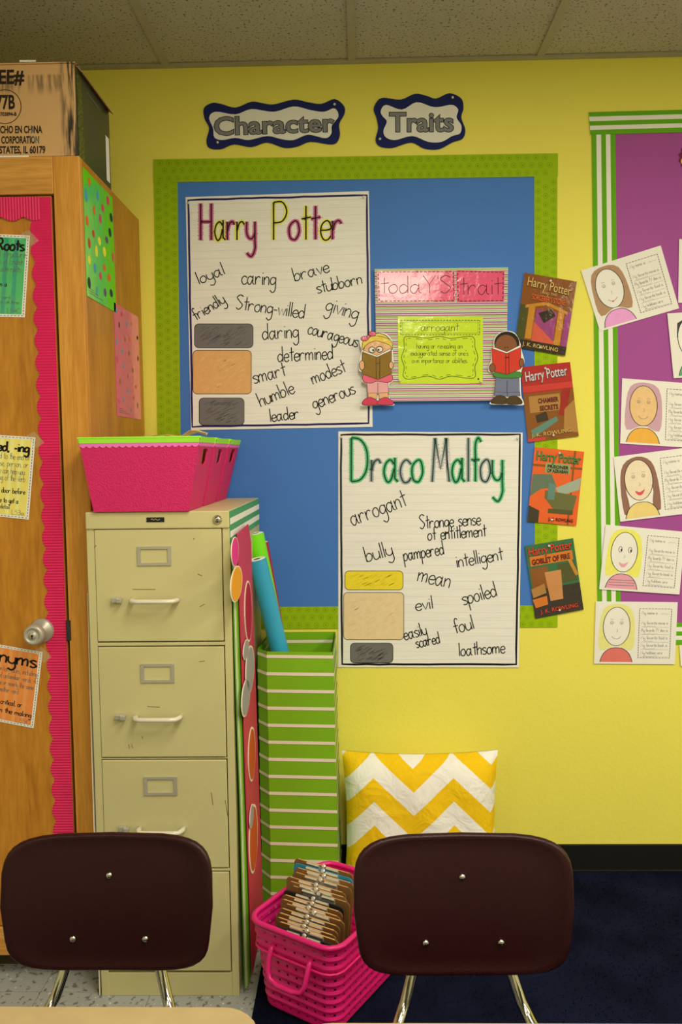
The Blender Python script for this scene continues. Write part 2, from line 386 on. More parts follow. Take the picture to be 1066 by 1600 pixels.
# ceiling: rails and lay-in tiles
ce = struct(M().box(RX0, RX1, RY0, 0, ZC+.15, ZC+.3, RAIL).build('ceiling', org=(0, 0, 0)))
cx0 = -.618; TW = .61
ct = M().box(.012, TW-.012, -1.2, -.004, ZC+.004, ZC+.018, CEILT)
rl = M().box(-.012, .012, RY0, -.004, ZC-.002, ZC+.006, RAIL)
c1 = r1 = None
for i in range(-2, 6):
    x = cx0+i*TW
    if RX0 < x < RX1:
        if r1 is None: r1 = rl.build('ceiling_rail', ce); o = r1
        else: o = r1.copy(); COL.objects.link(o)
        o.location = (x, 0, 0)
    for j in range(5):
        if c1 is None: c1 = ct.build('ceiling_tile', ce); o = c1
        else: o = c1.copy(); COL.objects.link(o)
        o.location = (x, -.022-j*1.22, 0)
for j in range(1, 5):
    M().box(RX0, RX1, -.022-j*1.22-.003, -.022-j*1.22+.021, ZC-.0025, ZC+.0055, RAIL).build('ceiling_rail', ce)
M().box(RX0, RX1, -.024, 0, ZC-.003, ZC+.004, RAIL).build('wall_angle', ce)
bb = M().box(-.6, RX1, -.008, 0, 0, .1, BLACK).box(-.6, RX1, -.014, -.006, 0, .012, BLACK)
struct(bb.build('baseboard_back', bevel=.002))

# ------------------------------------------------------------------ rug
RUGM = mat('navy_rug_fibre', (.0055, .0075, .026), .95, var=.55, vscale=5, spec=.05)
RUGT = mat('navy_rug_pile', (.006, .009, .031), .95, var=.5, vscale=4, spec=.05)
rx0, rx1, ry0, ry1 = -.292, 1.9, -2.55, -.02
rug = thing('rug', ((rx0+rx1)/2, (ry0+ry1)/2, 0), 'dark navy blue shaggy rug on the tiled floor by the wall', 'rug')
M().box(rx0, rx1, ry0, ry1, 0, .008, RUGM).build('backing', rug)
q = M(); vs = []; fs = []
for i in range(17000):
    x = random.uniform(rx0+.004, rx1-.004); y = random.uniform(-1.7, ry1-.01); a = random.uniform(0, 2*PI); l = .004
    dx, dy = math.cos(a)*.0022, math.sin(a)*.0022; sw = 1.2*math.sin(x*7+math.sin(y*5)*2)
    tx_, ty_ = x+math.cos(sw)*.005+random.uniform(-.004, .004), y+math.sin(sw)*.005+random.uniform(-.004, .004)
    k = len(vs); vs += [(x-dx, y-dy, .0075), (x+dx, y+dy, .0075), (tx_, ty_, random.uniform(.011, .0155))]; fs.append((k, k+1, k+2))
q.add(vs, fs, RUGT); o = q.build('pile', rug); o['kind'] = 'stuff'

# ------------------------------------------------------------------ tall wooden cupboard
KX, KY = -.722, -.595
KM = wallmap(KY)
ztop = oy(125, 243, KY).z
zdt = oy(92, 305, KY).z
xdr = oy(92, 600, KY).x - .0
zdb = .155
KL = KX-.92
cup = thing('cupboard', (KX-.46, KY/2, 0), 'tall honey oak cupboard with a knobbed door, left of the beige filing cabinet', 'cupboard')
q = M(); q.box(KX-.02, KX, KY+.02, -.01, .07, ztop, OAKS); q.build('side_panel', cup, bevel=.003)
M().box(KL, KL+.02, KY+.02, -.01, .07, ztop, OAKS).build('side_panel', cup)
M().box(KL, KX-.02, -.02, -.01, .07, ztop, OAKS).build('back_panel', cup)
M().box(KL+.02, KX-.02, KY+.02, -.02, ztop-.02, ztop, OAKS).build('top_panel', cup)
M().box(KL+.02, KX-.02, KY+.02, -.02, .07, .09, OAKS).build('bottom_panel', cup)
M().box(xdr+.004, KX, KY, KY+.02, .07, ztop, OAKV).build('stile', cup, bevel=.002)
M().box(KL, KL+.055, KY, KY+.02, .07, ztop, OAKV).build('stile', cup, bevel=.002)
M().box(KL+.055, xdr+.004, KY, KY+.02, zdt+.004, ztop, OAKH).build('top_rail', cup, bevel=.002)
M().box(KL+.055, xdr+.004, KY, KY+.02, .07, zdb-.004, OAKH).build('bottom_rail', cup, bevel=.002)
M().box(KL+.04, KX-.04, KY+.07, KY+.085, 0, .07, mat('dark_plinth', (.05, .035, .015), .7)).build('plinth', cup)
DR = xdr-.004; DY = KY+.004
door = M().box(KL+.059, DR, DY, DY+.018, zdb, zdt, OAK).build('door', cup, bevel=.0015)
kc = oy(66, 985, DY)
q = M().lathe([(.033, 0), (.034, .003), (.030, .010), (.014, .014), (.012, .030), (.018, .036), (.026, .045), (.028, .055), (.026, .064), (.019, .069), (.0185, .067), (.009, .067), (.0085, .070), (.003, .070)], (kc.x, DY, kc.z), (0, -1, 0), SILVER, 32)
q.build('knob', door, smooth=True)
q = M().lathe([(.0032, 0), (.0032, .0712)], (kc.x, DY, kc.z), (0, -1, 0), DMETAL, 10); q.box(kc.x-.0012, kc.x+.0012, DY-.0712, DY-.070, kc.z-.008, kc.z, DMETAL)
q.build('keyhole', door)
lz = oy(108, 985, KY).z
M().box(xdr-.004, xdr+.009, KY-.0015, KY+.004, lz-.028, lz+.028, DMETAL).build('strike_plate', cup, bevel=.001)

# corrugated scalloped border on the door (real ridges)
def corr(name, side, label):
    vs = []; fs = []; h0, h1 = .0010, .0028
    if side == 'v':
        a0, a1 = zdb+.01, zdt-.004; step = .0038; n = int((a1-a0)/step); k = (a1-a0)/n; per = .0585
        for i in range(n+1):
            z = a0+i*k; sc = abs(math.sin(PI*(z-a0)/per))
            w_ = .046+.011*(1-sc)**1.3*0 + .011*sc; y = DY-(h1 if i % 2 else h0)
            vs += [(DR-.001-w_, y, z), (DR-.001, y, z), (DR-.001-w_, DY-.0004, z), (DR-.001, DY-.0004, z)]
    else:
        a0, a1 = KL+.065, DR-.03; step = .0038; n = int((a1-a0)/step); k = (a1-a0)/n; per = .0585
        for i in range(n+1):
            x = a0+i*k; sc = abs(math.sin(PI*(x-a0)/per)); w_ = .050+.011*sc; y = DY-.0032-(h1 if i % 2 else h0)
            vs += [(x, y, zdt-.003-w_), (x, y, zdt-.003), (x, DY-.0034, zdt-.003-w_), (x, DY-.0034, zdt-.003)]
    for i in range(n):
        a = 4*i; b = 4*(i+1); fs += [(a, a+1, b+1, b), (a, b, b+2, a+2), (a+1, a+3, b+3, b+1), (a+2, b+2, b+3, a+3)]
    o = M().add(vs, fs, PINKC).build(name); tag(o, label, 'border strip'); return o
corr('scalloped_border', 'v', 'tall pink corrugated scalloped border strip down right side of cupboard door')
corr('scalloped_border', 'h', 'short pink corrugated scalloped border strip along top of cupboard door')

# laminated cards on the door
DM = wallmap(DY)
def lam_card(name, c, m, stripe, label, head, hh, lines):
    t = sheet(name, c, DM, .0008, .0018, WHITE, label, 'card', 'laminated word cards on the cupboard door')
    f = Flat(quad(c, DM))
    ins = lambda e, g: [(e, g), (1-e, g), (1-e, 1-g), (e, 1-g)]
    f.poly(ins(.035, .035), m, .0021)
    for i in range(9): f.poly([(.05+i*.1, .04), (.09+i*.1, .04), (.09+i*.1, .96), (.05+i*.1, .96)], stripe, .0023)
    e = ins(.018, .018); f.dash(e+[e[0]], .006, INKB, .0023, .02, .015)
    f.build('printed_panel', t)
    f = Flat(quad(c, DM))
    f.sg = 1
    f.word(head[0], head[1], hh[0], .945, hh[0], hh[1], .022, INKB, .0026)
    for (s_, x0, y, x1, xh, wd) in lines: f.word(s_, x0, y, x1, y, xh, wd, INKB if wd > .006 else INKG, .0026)
    f.build('lettering', t)
    (xa, ya), (xb, yb) = c[0], c[1]
    q = Flat(DM); q.poly([(xb-14, yb-3), (xb-2, yb-9), (xb+14, yb+8), (xb+2, yb+17)], TAPE, .003); q.build('tape', t)
    return t
lam_card('word_card', [(-110, 361), (46.9, 368), (38.8, 496), (-115, 492)], gloss('green_laminate', 70, 175, 95), gloss('teal_laminate', 45, 150, 110),
    'green striped laminated card headed Roots, topmost on cupboard door', ('Roots', .68), (.19, .07),
    [('word structure', .60, .27, .97, .04, .004), ('ngs of English', .66, .36, .95, .04, .004), ('Latin roots', .71, .45, .93, .04, .004), ('in a', .72, .63, .80, .03, .007), ('the word', .68, .78, .84, .022, .003), ('element with three', .66, .84, .93, .022, .003), ('L54C', .82, .95, .95, .028, .004)])
lam_card('word_card', [(-100, 673), (55.5, 683.4), (45, 812), (-108, 796)], gloss('yellow_laminate', 240, 205, 90), gloss('pale_yellow_laminate', 245, 218, 120),
    'yellow laminated card headed with ed and ing endings, middle of cupboard door', ('ed, -ing', .63), (.19, .06),
    [('added to the end of', .56, .285, .955, .04, .004), ('tense, person, or', .60, .375, .95, .04, .004), ('are can help you', .62, .465, .92, .04, .004), ('ing of the verb', .66, .55, .93, .04, .004), ('e door before', .66, .70, .94, .032, .007), ('re to get a', .67, .82, .88, .032, .007), ('detail.', .70, .895, .80, .028, .006), ('L53a', .82, .955, .95, .028, .004)])
lam_card('word_card', [(-80, 993), (66.6, 1019), (52.5, 1138), (-92, 1110)], gloss('orange_laminate', 238, 130, 50), gloss('amber_laminate', 235, 145, 70),
    'orange laminated card ending in nyms, below the door knob', ('nyms', .56), (.22, .09),
    [('context clues, including', .54, .33, .97, .036, .004), ('and unfamiliar words. A', .54, .42, .97, .036, .004), ('ame or nearly the same', .54, .51, .95, .036, .004), ('nother word.', .60, .60, .80, .036, .004), ('critical, or', .62, .76, .85, .034, .008), ('n the making', .62, .87, .96, .034, .008), ('L55C', .80, .965, .96, .03, .004)])

# dotted sheets on the cupboard side
SM = lambda a, b, h: Vector((KX+h, a, b))
def dotted(y0, y1, z0, z1, m, cols, n, label, seed, dsz=.016):
    rr = random.Random(seed)
    P = [(y0, z1), (y1, z1), (y1, z0), (y0, z0)]
    t = sheet('dotted_paper', P, SM, .0006, .0016, m, label, 'paper')
    f = Flat(SM); pts = []
    for i in range(n*30):
        a, b = rr.uniform(y0+.015, y1-.015), rr.uniform(z0+.02, z1-.02)
        if all((a-p)**2+(b-q_)**2 > .045**2 for p, q_ in pts): pts.append((a, b))
        if len(pts) >= n: break
    for a, b in pts: f.ell(a, b, rr.uniform(.55, 1)*dsz, rr.uniform(.6, 1)*dsz, rr.choice(cols), .0019, 14)
    f.build('dots', t)
    f = Flat(SM)
    for k in range(3): f.line([(y0+.015, z0+.012+k*.006), (y0+.02+.04*(3-k), z0+.012+k*.006)], .0015, INKG, .0019)
    f.build('printed_line', t)
pa = ox(131, 250.5, KX); pb = ox(181, 487, KX)
dc = [ink('dot_pink', 205, 60, 90), ink('dot_orange', 215, 95, 30), ink('dot_dark', 30, 50, 45), ink('dot_purple', 95, 70, 95), ink('dot_yellow', 225, 210, 40), ink('dot_blue', 70, 150, 160), ink('dot_red', 190, 60, 40)]
dotted(KY+.022, KY+.022+.262, oy(131, 250, KY).z-.345, oy(131, 250, KY).z-.010, gloss('bright_green_sheet', 92, 205, 25), dc, 27, 'bright green paper with coloured dots, upper one on side of oak cupboard', 3)
zz = ox(184, 650, KX).z
dotted(-.33, -.06, zz, zz+.335, gloss('hot_pink_sheet', 226, 60, 130), [dc[0], dc[2], dc[5], dc[1], ink('dot_olive', 140, 110, 40), dc[5]], 24, 'pink paper with small coloured dots, lower one on side of oak cupboard', 9, .010)

# ------------------------------------------------------------------ carton on the cupboard
bz0, bz1 = ztop+.001, oy(118, 95, KY).z; bx1 = KX-.006; by0, by1 = KY+.004, KY+.30
def carton_mat():
    m, N, L, B = nt('brown_carton_board'); B.inputs['Roughness'].default_value = .6
    tc = N.new('ShaderNodeTexCoord'); sx = N.new('ShaderNodeSeparateXYZ'); L.new(tc.outputs['Object'], sx.inputs[0])
    mp = N.new('ShaderNodeMapping'); mp.inputs['Scale'].default_value = (95, 95, 9); L.new(tc.outputs['Object'], mp.inputs[0])
    n = N.new('ShaderNodeTexNoise'); n.inputs['Scale'].default_value = 1; n.inputs['Detail'].default_value = 4; L.new(mp.outputs[0], n.inputs['Vector'])
    def rng(src, a, b):
        q = N.new('ShaderNodeMapRange'); q.inputs[1].default_value = a; q.inputs[2].default_value = b; L.new(src, q.inputs[0]); return q.outputs[0]
    def mth(op, a, b):
        q = N.new('ShaderNodeMath'); q.operation = op
        for i, v in enumerate((a, b)):
            if isinstance(v, (int, float)): q.inputs[i].default_value = v
            else: L.new(v, q.inputs[i])
        return q.outputs[0]
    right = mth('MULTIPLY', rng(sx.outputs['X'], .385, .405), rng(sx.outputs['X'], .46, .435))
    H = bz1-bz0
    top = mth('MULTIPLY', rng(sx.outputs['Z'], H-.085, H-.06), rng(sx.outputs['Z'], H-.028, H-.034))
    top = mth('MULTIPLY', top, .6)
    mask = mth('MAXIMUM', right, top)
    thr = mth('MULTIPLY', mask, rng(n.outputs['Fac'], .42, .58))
    c = N.new('ShaderNodeMix'); c.data_type = 'RGBA'
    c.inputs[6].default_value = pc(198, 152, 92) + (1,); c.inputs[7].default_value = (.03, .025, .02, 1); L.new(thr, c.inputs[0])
    L.new(c.outputs[2], B.inputs['Base Color']); return m
CB = carton_mat(); CBP = mat('carton_inside', pc(160, 118, 66), .7); CBG = mat('dark_green_carton_print', (.045, .055, .040), .35, var=.15)
bx0 = bx1-.86
ctn = thing('carton', ((bx0+bx1)/2, (by0+by1)/2, bz0), 'large printed brown cardboard carton on top of oak cupboard', 'box')
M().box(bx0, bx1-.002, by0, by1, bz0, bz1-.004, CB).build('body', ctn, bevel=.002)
q = M().box(bx1-.003, bx1, by0+.008, by1-.001, bz0+.001, bz1-.006, CBG); q.build('printed_side', ctn)
speck, N_, L_, B_ = nt('foliage_print'); tc_ = N_.new('ShaderNodeTexCoord'); n_ = N_.new('ShaderNodeTexNoise'); n_.inputs['Scale'].default_value = 160; L_.new(tc_.outputs['Object'], n_.inputs['Vector'])
c_ = N_.new('ShaderNodeValToRGB'); c_.color_ramp.elements[0].position = .45; c_.color_ramp.elements[0].color = (.025, .035, .012, 1); c_.color_ramp.elements[1].position = .75; c_.color_ramp.elements[1].color = (.25, .30, .06, 1)
L_.new(n_.outputs['Fac'], c_.inputs[0]); L_.new(c_.outputs[0], B_.inputs['Base Color']); B_.inputs['Roughness'].default_value = .35
f = Flat(lambda a, b, h: Vector((bx1+h, a, b)))
f.poly([(by0+.012, bz0+.004), (by0+.062, bz0+.004), (by0+.05, bz1-.03), (by0+.012, bz1-.01)], speck, .0006)
f.build('printed_panel', ctn)
f = Flat(lambda a, b, h: Vector((bx1+h, a, b)))
for k in range(9): f.line([(by0+.11+.008*(k % 3), bz0+.14-.010*k), (by0+.185-.006*(k % 4), bz0+.14-.010*k)], .0016, INKG, .0008)
f.line([(by0+.09, bz0+.20), (by0+.19, bz0+.20)], .004, INKG, .0008)
f.build('small_print', ctn)
f = Flat(lambda a, b, h: Vector((bx1+h, a, b))); f.poly([(by1-.045, bz0+.02), (by1-.012, bz0+.02), (by1-.012, bz1-.09), (by1-.045, bz1-.09)], WHITE, .0008); f.build('white_sticker', ctn)
q = M().box(bx0, bx1+.004, by0-.003, by0+.15, bz1-.004, bz1-.001, CB).box(bx0, bx1+.004, by0+.152, by1+.002, bz1-.004, bz1-.0015, CB); q.build('top_flap', ctn)
q = M().add([(bx1+.001, by0+.01, bz1-.004), (bx1+.011, by0+.03, bz1-.012), (bx1+.013, by1, bz1-.014), (bx1+.001, by1+.003, bz1-.004)], [(0, 1, 2, 3)], CBP); q.build('side_flap', ctn, solid=.002)
BM = wallmap(by0)
f = Flat(BM); sc = .1876
def bx_(x, y): return (x*sc, 80+y*sc)
IB = ink('carton_black_print', 38, 28, 20)
for s_, x0, x1, yb, hg in [('EE#', -6, 198, 270, 112), ('77B', -28, 122, 480, 112), ('D-04703894-B', -70, 137, 540, 30), ('ECHO EN CHINA', -20, 350, 682, 58), ('CORPORATION', 12, 325, 768, 58), ('STATES, IL 60179', -4, 376, 851, 58)]:
    a = bx_(x0, yb); b = bx_(x1, yb-2); f.type(s_, a[0], a[1], b[0], b[1], hg*sc, IB, .0006, .03)
c = bx_(40, 462); f.arc(c[0], c[1], 25.5, 26.5, 1.1, IB, .0006, n=40)
f.build('lettering', ctn)
f = Flat(BM); f.poly([bx_(160, 74), bx_(300, 74), bx_(298, 88), bx_(165, 90)], WHITE, .0012); f.poly([bx_(-40, 872), bx_(240, 868), bx_(240, 884), bx_(-40, 890)], WHITE, .0012); f.build('paper_scrap', ctn)
f = Flat(BM); f.poly([bx_(228, 470), bx_(250, 640), bx_(330, 740), bx_(355, 750), bx_(300, 770), bx_(262, 700), bx_(240, 610)], TAPE, .0010); f.build('tape', ctn)

# ------------------------------------------------------------------ filing cabinet
FX0, FX1, FY = -.7135, -.3375, -.667
FB = -.03
FZ = oy(359, 798, FY).z
fc = thing('filing_cabinet', ((FX0+FX1)/2, (FY+FB)/2, 0), 'beige four-drawer metal filing cabinet beside the oak cupboard', 'cabinet')
edge = .019
q = M()
q.box(FX0, FX0+.0015+edge, FY+.002, FB, 0, FZ-.045, BEIGE).box(FX1-edge, FX1, FY+.002, FB, 0, FZ-.045, BEIGE)
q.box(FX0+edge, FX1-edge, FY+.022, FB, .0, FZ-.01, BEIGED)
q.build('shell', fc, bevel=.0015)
M().box(FX0, FX1, FY-.003, FB, FZ-.045, FZ, BEIGE).build('top_cap', fc, bevel=.003)
M().box(FX0+edge, FX1-edge, FY+.003, FY+.03, 0, .066, BEIGE).build('plinth', fc, bevel=.0015)
dz = [(827, 1002), (1011, 1183), (1188, 1356), (1363, 1517)]
for k, (va, vb) in enumerate(dz):
    za, zb = oy(250, va, FY).z, oy(250, vb, FY).z
    if k: M().box(FX0+edge, FX1-edge, FY+.001, FY+.022, za+.0035, zprev-.0035, BEIGE).build('cross_rail', fc, bevel=.001)
    d = M().box(FX0+edge+.0025, FX1-edge-.0025, FY, FY+.02, zb, za, BEIGE).build('drawer', fc, bevel=.002)
    zprev = zb
    xm = (FX0+FX1)/2; H = za-zb
    zl = zb+H*.765
    q = M(); W, h_, t_ = .089/2, .050/2, .007
    for (a, b, c_, d_) in [(-W, W, h_-t_, h_), (-W, W, -h_, -h_+t_), (-W, -W+t_*1.3, -h_+t_+.0001, h_-t_-.0001), (W-t_*1.3, W, -h_+t_+.0001, h_-t_-.0001)]:
        q.box(xm-.010+a, xm-.010+b, FY-.0035, FY, zl+c_, zl+d_, SILVER)
    q.build('label_holder', d)
    zh = zb+H*.375
    q = M(); y1 = FY-.034
    xa, xb = xm-.070, xm+.048
    q.tube([(xa, FY+.001, zh), (xa+.001, FY-.018, zh), (xa+.008, y1+.003, zh), (xa+.022, y1, zh), (xb-.022, y1, zh), (xb-.008, y1+.003, zh), (xb-.001, FY-.018, zh), (xb, FY+.001, zh)], .0078, mat('cast_handle_metal', (.74, .70, .58), .35, metal=.1), 8, flat=.8)
    q.build('handle', d, smooth=True)
    q = M(); q.box(xa-.054, xa-.034, FY-.013, FY, zh-.006, zh+.008, SILVER).box(xa-.040, xa-.026, FY-.018, FY-.004, zh-.006, zh+.006, SILVER)
    q.build('latch', d, bevel=.002)
def scuff(*pl):
    f = Flat(wallmap(FY)); SC_ = ink('scuff_brown', 120, 98, 55)
    for P in pl: f.line(P, 1.1, SC_, .0004)
    return f
scuff([(207, 921), (243, 921)], [(147, 855), (151, 852)], [(302, 843), (304, 841)], [(309, 897), (316, 900)], [(312, 948), (320, 944)], [(222, 1150), (223, 1154)], [(201, 1163), (202, 1170), (206, 1162), (207, 1169)], [(311, 1034), (320, 1033)], [(230, 1104), (250, 1105)], [(330, 1238), (333, 1258)], [(352, 1250), (356, 1275)]).build('scuff_marks', fc)
lk = oy(340, 812, FY-.003)
q = M().lathe([(.0125, 0), (.0125, .0015), (.010, .003), (.0085, .006), (.008, .0075), (.002, .0076)], (lk.x, FY-.003, lk.z), (0, -1, 0), CHROME, 20); q.build('lock', fc, smooth=True)
M().box(lk.x-.0015, lk.x+.0015, FY-.0113, FY-.010, lk.z-.006, lk.z+.002, DMETAL).build('keyhole', fc)
p0, p1 = oy(229, 808.5, FY-.003), oy(257, 815.5, FY-.003)
bp = M().box(p0.x, p1.x, FY-.0045, FY-.003, p1.z, p0.z, BLACK).build('badge', fc)
f = Flat(wallmap(FY-.0045)); f.line([(236, 812), (238, 810.5), (240, 813), (243, 810.5), (246, 813), (250, 811.5)], .9, SILVER, .0004); f.build('badge_print', fc)

# striped border strip wrapped on the cabinet side
f0 = lambda a, b, h: Vector((FX1+h, a, b))
t = sheet('striped_border', [(FY+.002, FZ-.002), (FB-.01, FZ-.002), (FB-.01, FZ-.088), (FY+.002, FZ-.088)], f0, .0004, .0014, paper('faded_green_card', 75, 145, 90), 'green and white striped border strip along the top of the filing cabinet side', 'border strip')
f = Flat(f0)
for k in range(2): f.poly([(FY+.002, FZ-.020-.034*k), (FB-.01, FZ-.020-.034*k), (FB-.01, FZ-.037-.034*k), (FY+.002, FZ-.037-.034*k)], WHITE, .0017)
f.build('white_stripe', t)

# ------------------------------------------------------------------ three pink bins on the cabinet
GOLD = mat('gold_card', pc(190, 150, 50), .5); LINING = paper('bin_lining', 225, 205, 120)
def make_bin(yf, dep, label, xl, xr, content):
    z0, z1 = FZ+.001, FZ+.191
    xb0, xb1 = -.688, -.440
    t = thing('storage_bin', ((xb0+xb1)/2, yf+dep/2, z0), label, 'bin', 'pink storage bins on the filing cabinet')
    ti = .012
    rect = lambda xa, xb, ya, yb, z: [Vector((xa, ya, z)), Vector((xb, ya, z)), Vector((xb, yb, z)), Vector((xa, yb, z))]
    B0 = rect(xb0, xb1, yf+ti, yf+dep-ti, z0); T0 = rect(xl, xr, yf, yf+dep, z1)
    q = M(); q.add(B0+T0, [(0, 1, 5, 4), (2, 3, 7, 6), (3, 0, 4, 7), (0, 3, 2, 1)], PINKB)
    # right wall with an eight-sided hand hole
    a, b, c, d = B0[1], B0[2], T0[2], T0[1]
    pt = lambda s_, r_: a*(1-s_)*(1-r_)+b*s_*(1-r_)+c*s_*r_+d*(1-s_)*r_
    hole = [(.5+sx_*hx, .74+sz_*hz) for sx_, sz_, hx, hz in [(-1, -1, .12, .11), (1, -1, .12, .11), (1, -1, .18, .07), (1, 1, .18, .07), (1, 1, .12, .11), (-1, 1, .12, .11), (-1, 1, .18, .07), (-1, -1, .18, .07)]]
    vs = [pt(0, 0), pt(1, 0), pt(1, 1), pt(0, 1)] + [pt(*h_) for h_ in hole]
    q.add(vs, [(0, 1, 5, 4), (1, 6, 5), (1, 2, 7, 6), (2, 8, 7), (2, 3, 9, 8), (3, 10, 9), (3, 0, 11, 10), (0, 4, 11)], PINKB)
    q.build('body', t, solid=.004)
    # trims round the top
    def band(za, zb, out, m, nm, scal=False):
        q = M(); fa = (za-z0)/(z1-z0); fb = (zb-z0)/(z1-z0)
        for (i, j) in ((0, 1), (1, 2), (2, 3), (3, 0)):
            P = lambda k, f_: B0[k]*(1-f_)+T0[k]*f_
            n = (P(j, 1)-P(i, 1)).cross(Vector((0, 0, 1))).normalized()*out
            if scal:
                N = 18 if i in (0, 2) else 9; vs = []; fs = []
                for s_ in range(N*6+1):
                    u_ = s_/(N*6); dr = abs(math.sin(PI*u_*N))*.025
                    vs += [P(i, fb).lerp(P(j, fb), u_)+n, P(i, fa-dr).lerp(P(j, fa-dr), u_)+n]
                fs = [(2*s_, 2*s_+1, 2*s_+3, 2*s_+2) for s_ in range(N*6)]
                q.add(vs, fs, m)
            else: q.add([P(i, fa)+n, P(j, fa)+n, P(j, fb)+n, P(i, fb)+n], [(0, 1, 2, 3)], m)
        q.build(nm, t, solid=.0008)
    band(z1-.020, z1-.010, .0012, PINKL, 'scalloped_trim', True)
    band(z1-.013, z1+.001, .0022, LIME, 'rim_band')
    q = M(); q.tube([T0[0], T0[1], T0[2], T0[3]], .0035, LIME, 6, closed=True); q.build('rim', t)
    # contents
    c = M(); c.slab([(xb0+.012, yf+.03, z0+.012), (xb1-.012, yf+.03, z0+.012), (xb1-.012, yf+dep-.03, z0+.012), (xb0+.012, yf+dep-.03, z0+.012)][::-1], [(xl+.03, yf+.03, z1-.018), (xr-.016, yf+.03, z1-.018), (xr-.016, yf+dep-.03, z1-.018), (xl+.03, yf+dep-.03, z1-.018)][::-1], content)
    o = c.build('paper_stack'); tag(o, 'stack of %s inside the %s' % ('gold card' if content is GOLD else 'pale paper', label.split(' with')[0]), 'paper stack')
    return t
make_bin(-.690, .205, 'nearest pink fabric storage bin with lime green rim, on cabinet front edge', -.718, -.404, GOLD)
make_bin(-.482, .205, 'middle one of three pink storage bins with lime rims', -.704, -.398, WHITE)
make_bin(-.272, .205, 'rearmost pink storage bin with lime rim, next to the wall', -.694, -.391, GOLD)
q = M(); vs = []; rr = random.Random(5); c0 = oy(293, 676, -.42)
n = 9; P = []
for i in range(n):
    for j in range(5):
        P.append((c0.x-.12+i*.022, c0.y-.03+j*.015+rr.uniform(-.004, .004), c0.z-.012+rr.uniform(-.004, .008)+.014*math.exp(-((i-6.5)/1.3)**2)))
q.add(P, [(i*5+j, (i+1)*5+j, (i+1)*5+j+1, i*5+j+1) for i in range(n-1) for j in range(4)], mat('crumpled_tan_paper', pc(215, 180, 90), .6))
o = q.build('tissue_paper', smooth=True, solid=.001); tag(o, 'crumpled tan tissue paper poking out above the nearest pink bin', 'paper')

# poster boards squeezed between cupboard and cabinet
for k, (xa, top, ya, m) in enumerate([(-.7205, 1.105, -.652, CREAM), (-.7180, 1.09, -.640, paper('brown_edge_card', 120, 70, 50)), (-.7158, 1.03, -.646, WHITE)]):
    q = M(); vs = []; fs = []; n = 14
    for i in range(n+1):
        z = top*i/n; bow = .003*math.sin(PI*i/n)
        for (x, y) in ((xa, ya), (xa+.0014, ya), (xa+.0014, -.40), (xa, -.40)):
            vs.append((x, y-bow*2-.012*(1-i/n), z))
    for i in range(n):
        for a in range(4): b = (a+1) % 4; fs.append((i*4+a, i*4+b, i*4+4+b, i*4+4+a))
    fs += [(3, 2, 1, 0), (n*4, n*4+1, n*4+2, n*4+3)]
    q.add(vs, fs, m); o = q.build('poster_board')
    tag(o, ['cream poster board edge, tallest in gap between cupboard and filing cabinet', 'brown card edge in gap between cupboard and filing cabinet', 'white poster board nearest the filing cabinet in the gap by cupboard'][k], 'poster board')

# ------------------------------------------------------------------ wall display: blue board, green borders
def strip_rings(f, P0, P1, wid, h):
    (xa, ya), (xb, yb) = P0, P1; L = math.hypot(xb-xa, yb-ya); ux, uy = (xb-xa)/L, (yb-ya)/L; k = 0; d = 7
    while d < L-5:
        for r in range(3):
            off = (r-1)*12.0
            dd = d+(7 if r % 2 else 0)
            if dd > L-5: continue
            x, y = xa+ux*dd-uy*off, ya+uy*dd+ux*off
            f.arc(x, y, 4.0, 4.0, .8, GRND, h, n=8); f.ell(x, y, 1.8, 1.8, GRND, h, n=6)
        d += 14
blue = sheet('backing_paper', [(277, 284), (835, 276), (836, 947), (282, 950)], WM, .0005, .0012, BLUE, 'large blue backing paper behind the charts, framed by green border', 'paper')
for nm, P, line_, lab in [
    ('v', [(240, 249), (277, 249), (286, 983), (250, 983)], ((259, 250), (268, 982)), 'green honeycomb border strip down left side of blue backing paper'),
    ('h', [(240, 949), (836, 946), (871, 946), (871, 980), (246, 984)], ((250, 966), (868, 963)), 'green honeycomb border strip along bottom of blue backing paper'),
    ('h', [(240, 249), (872, 239.5), (872, 275.5), (240, 285)], ((243, 267), (868, 257.5)), 'green honeycomb border strip along top of blue backing paper'),
    ('v', [(835, 240), (871, 239.5), (871.5, 979), (836, 979)], ((853, 278), (853.5, 976)), 'green honeycomb border strip down right side of blue backing paper')]:
    hb = .0014 if nm == 'v' else .0026
    t = sheet('border_strip', P, WM, hb, hb+.0009, GRN, lab, 'border strip')
    f = Flat(WM); strip_rings(f, line_[0], line_[1], 36, hb+.0012); f.build('printed_rings', t)

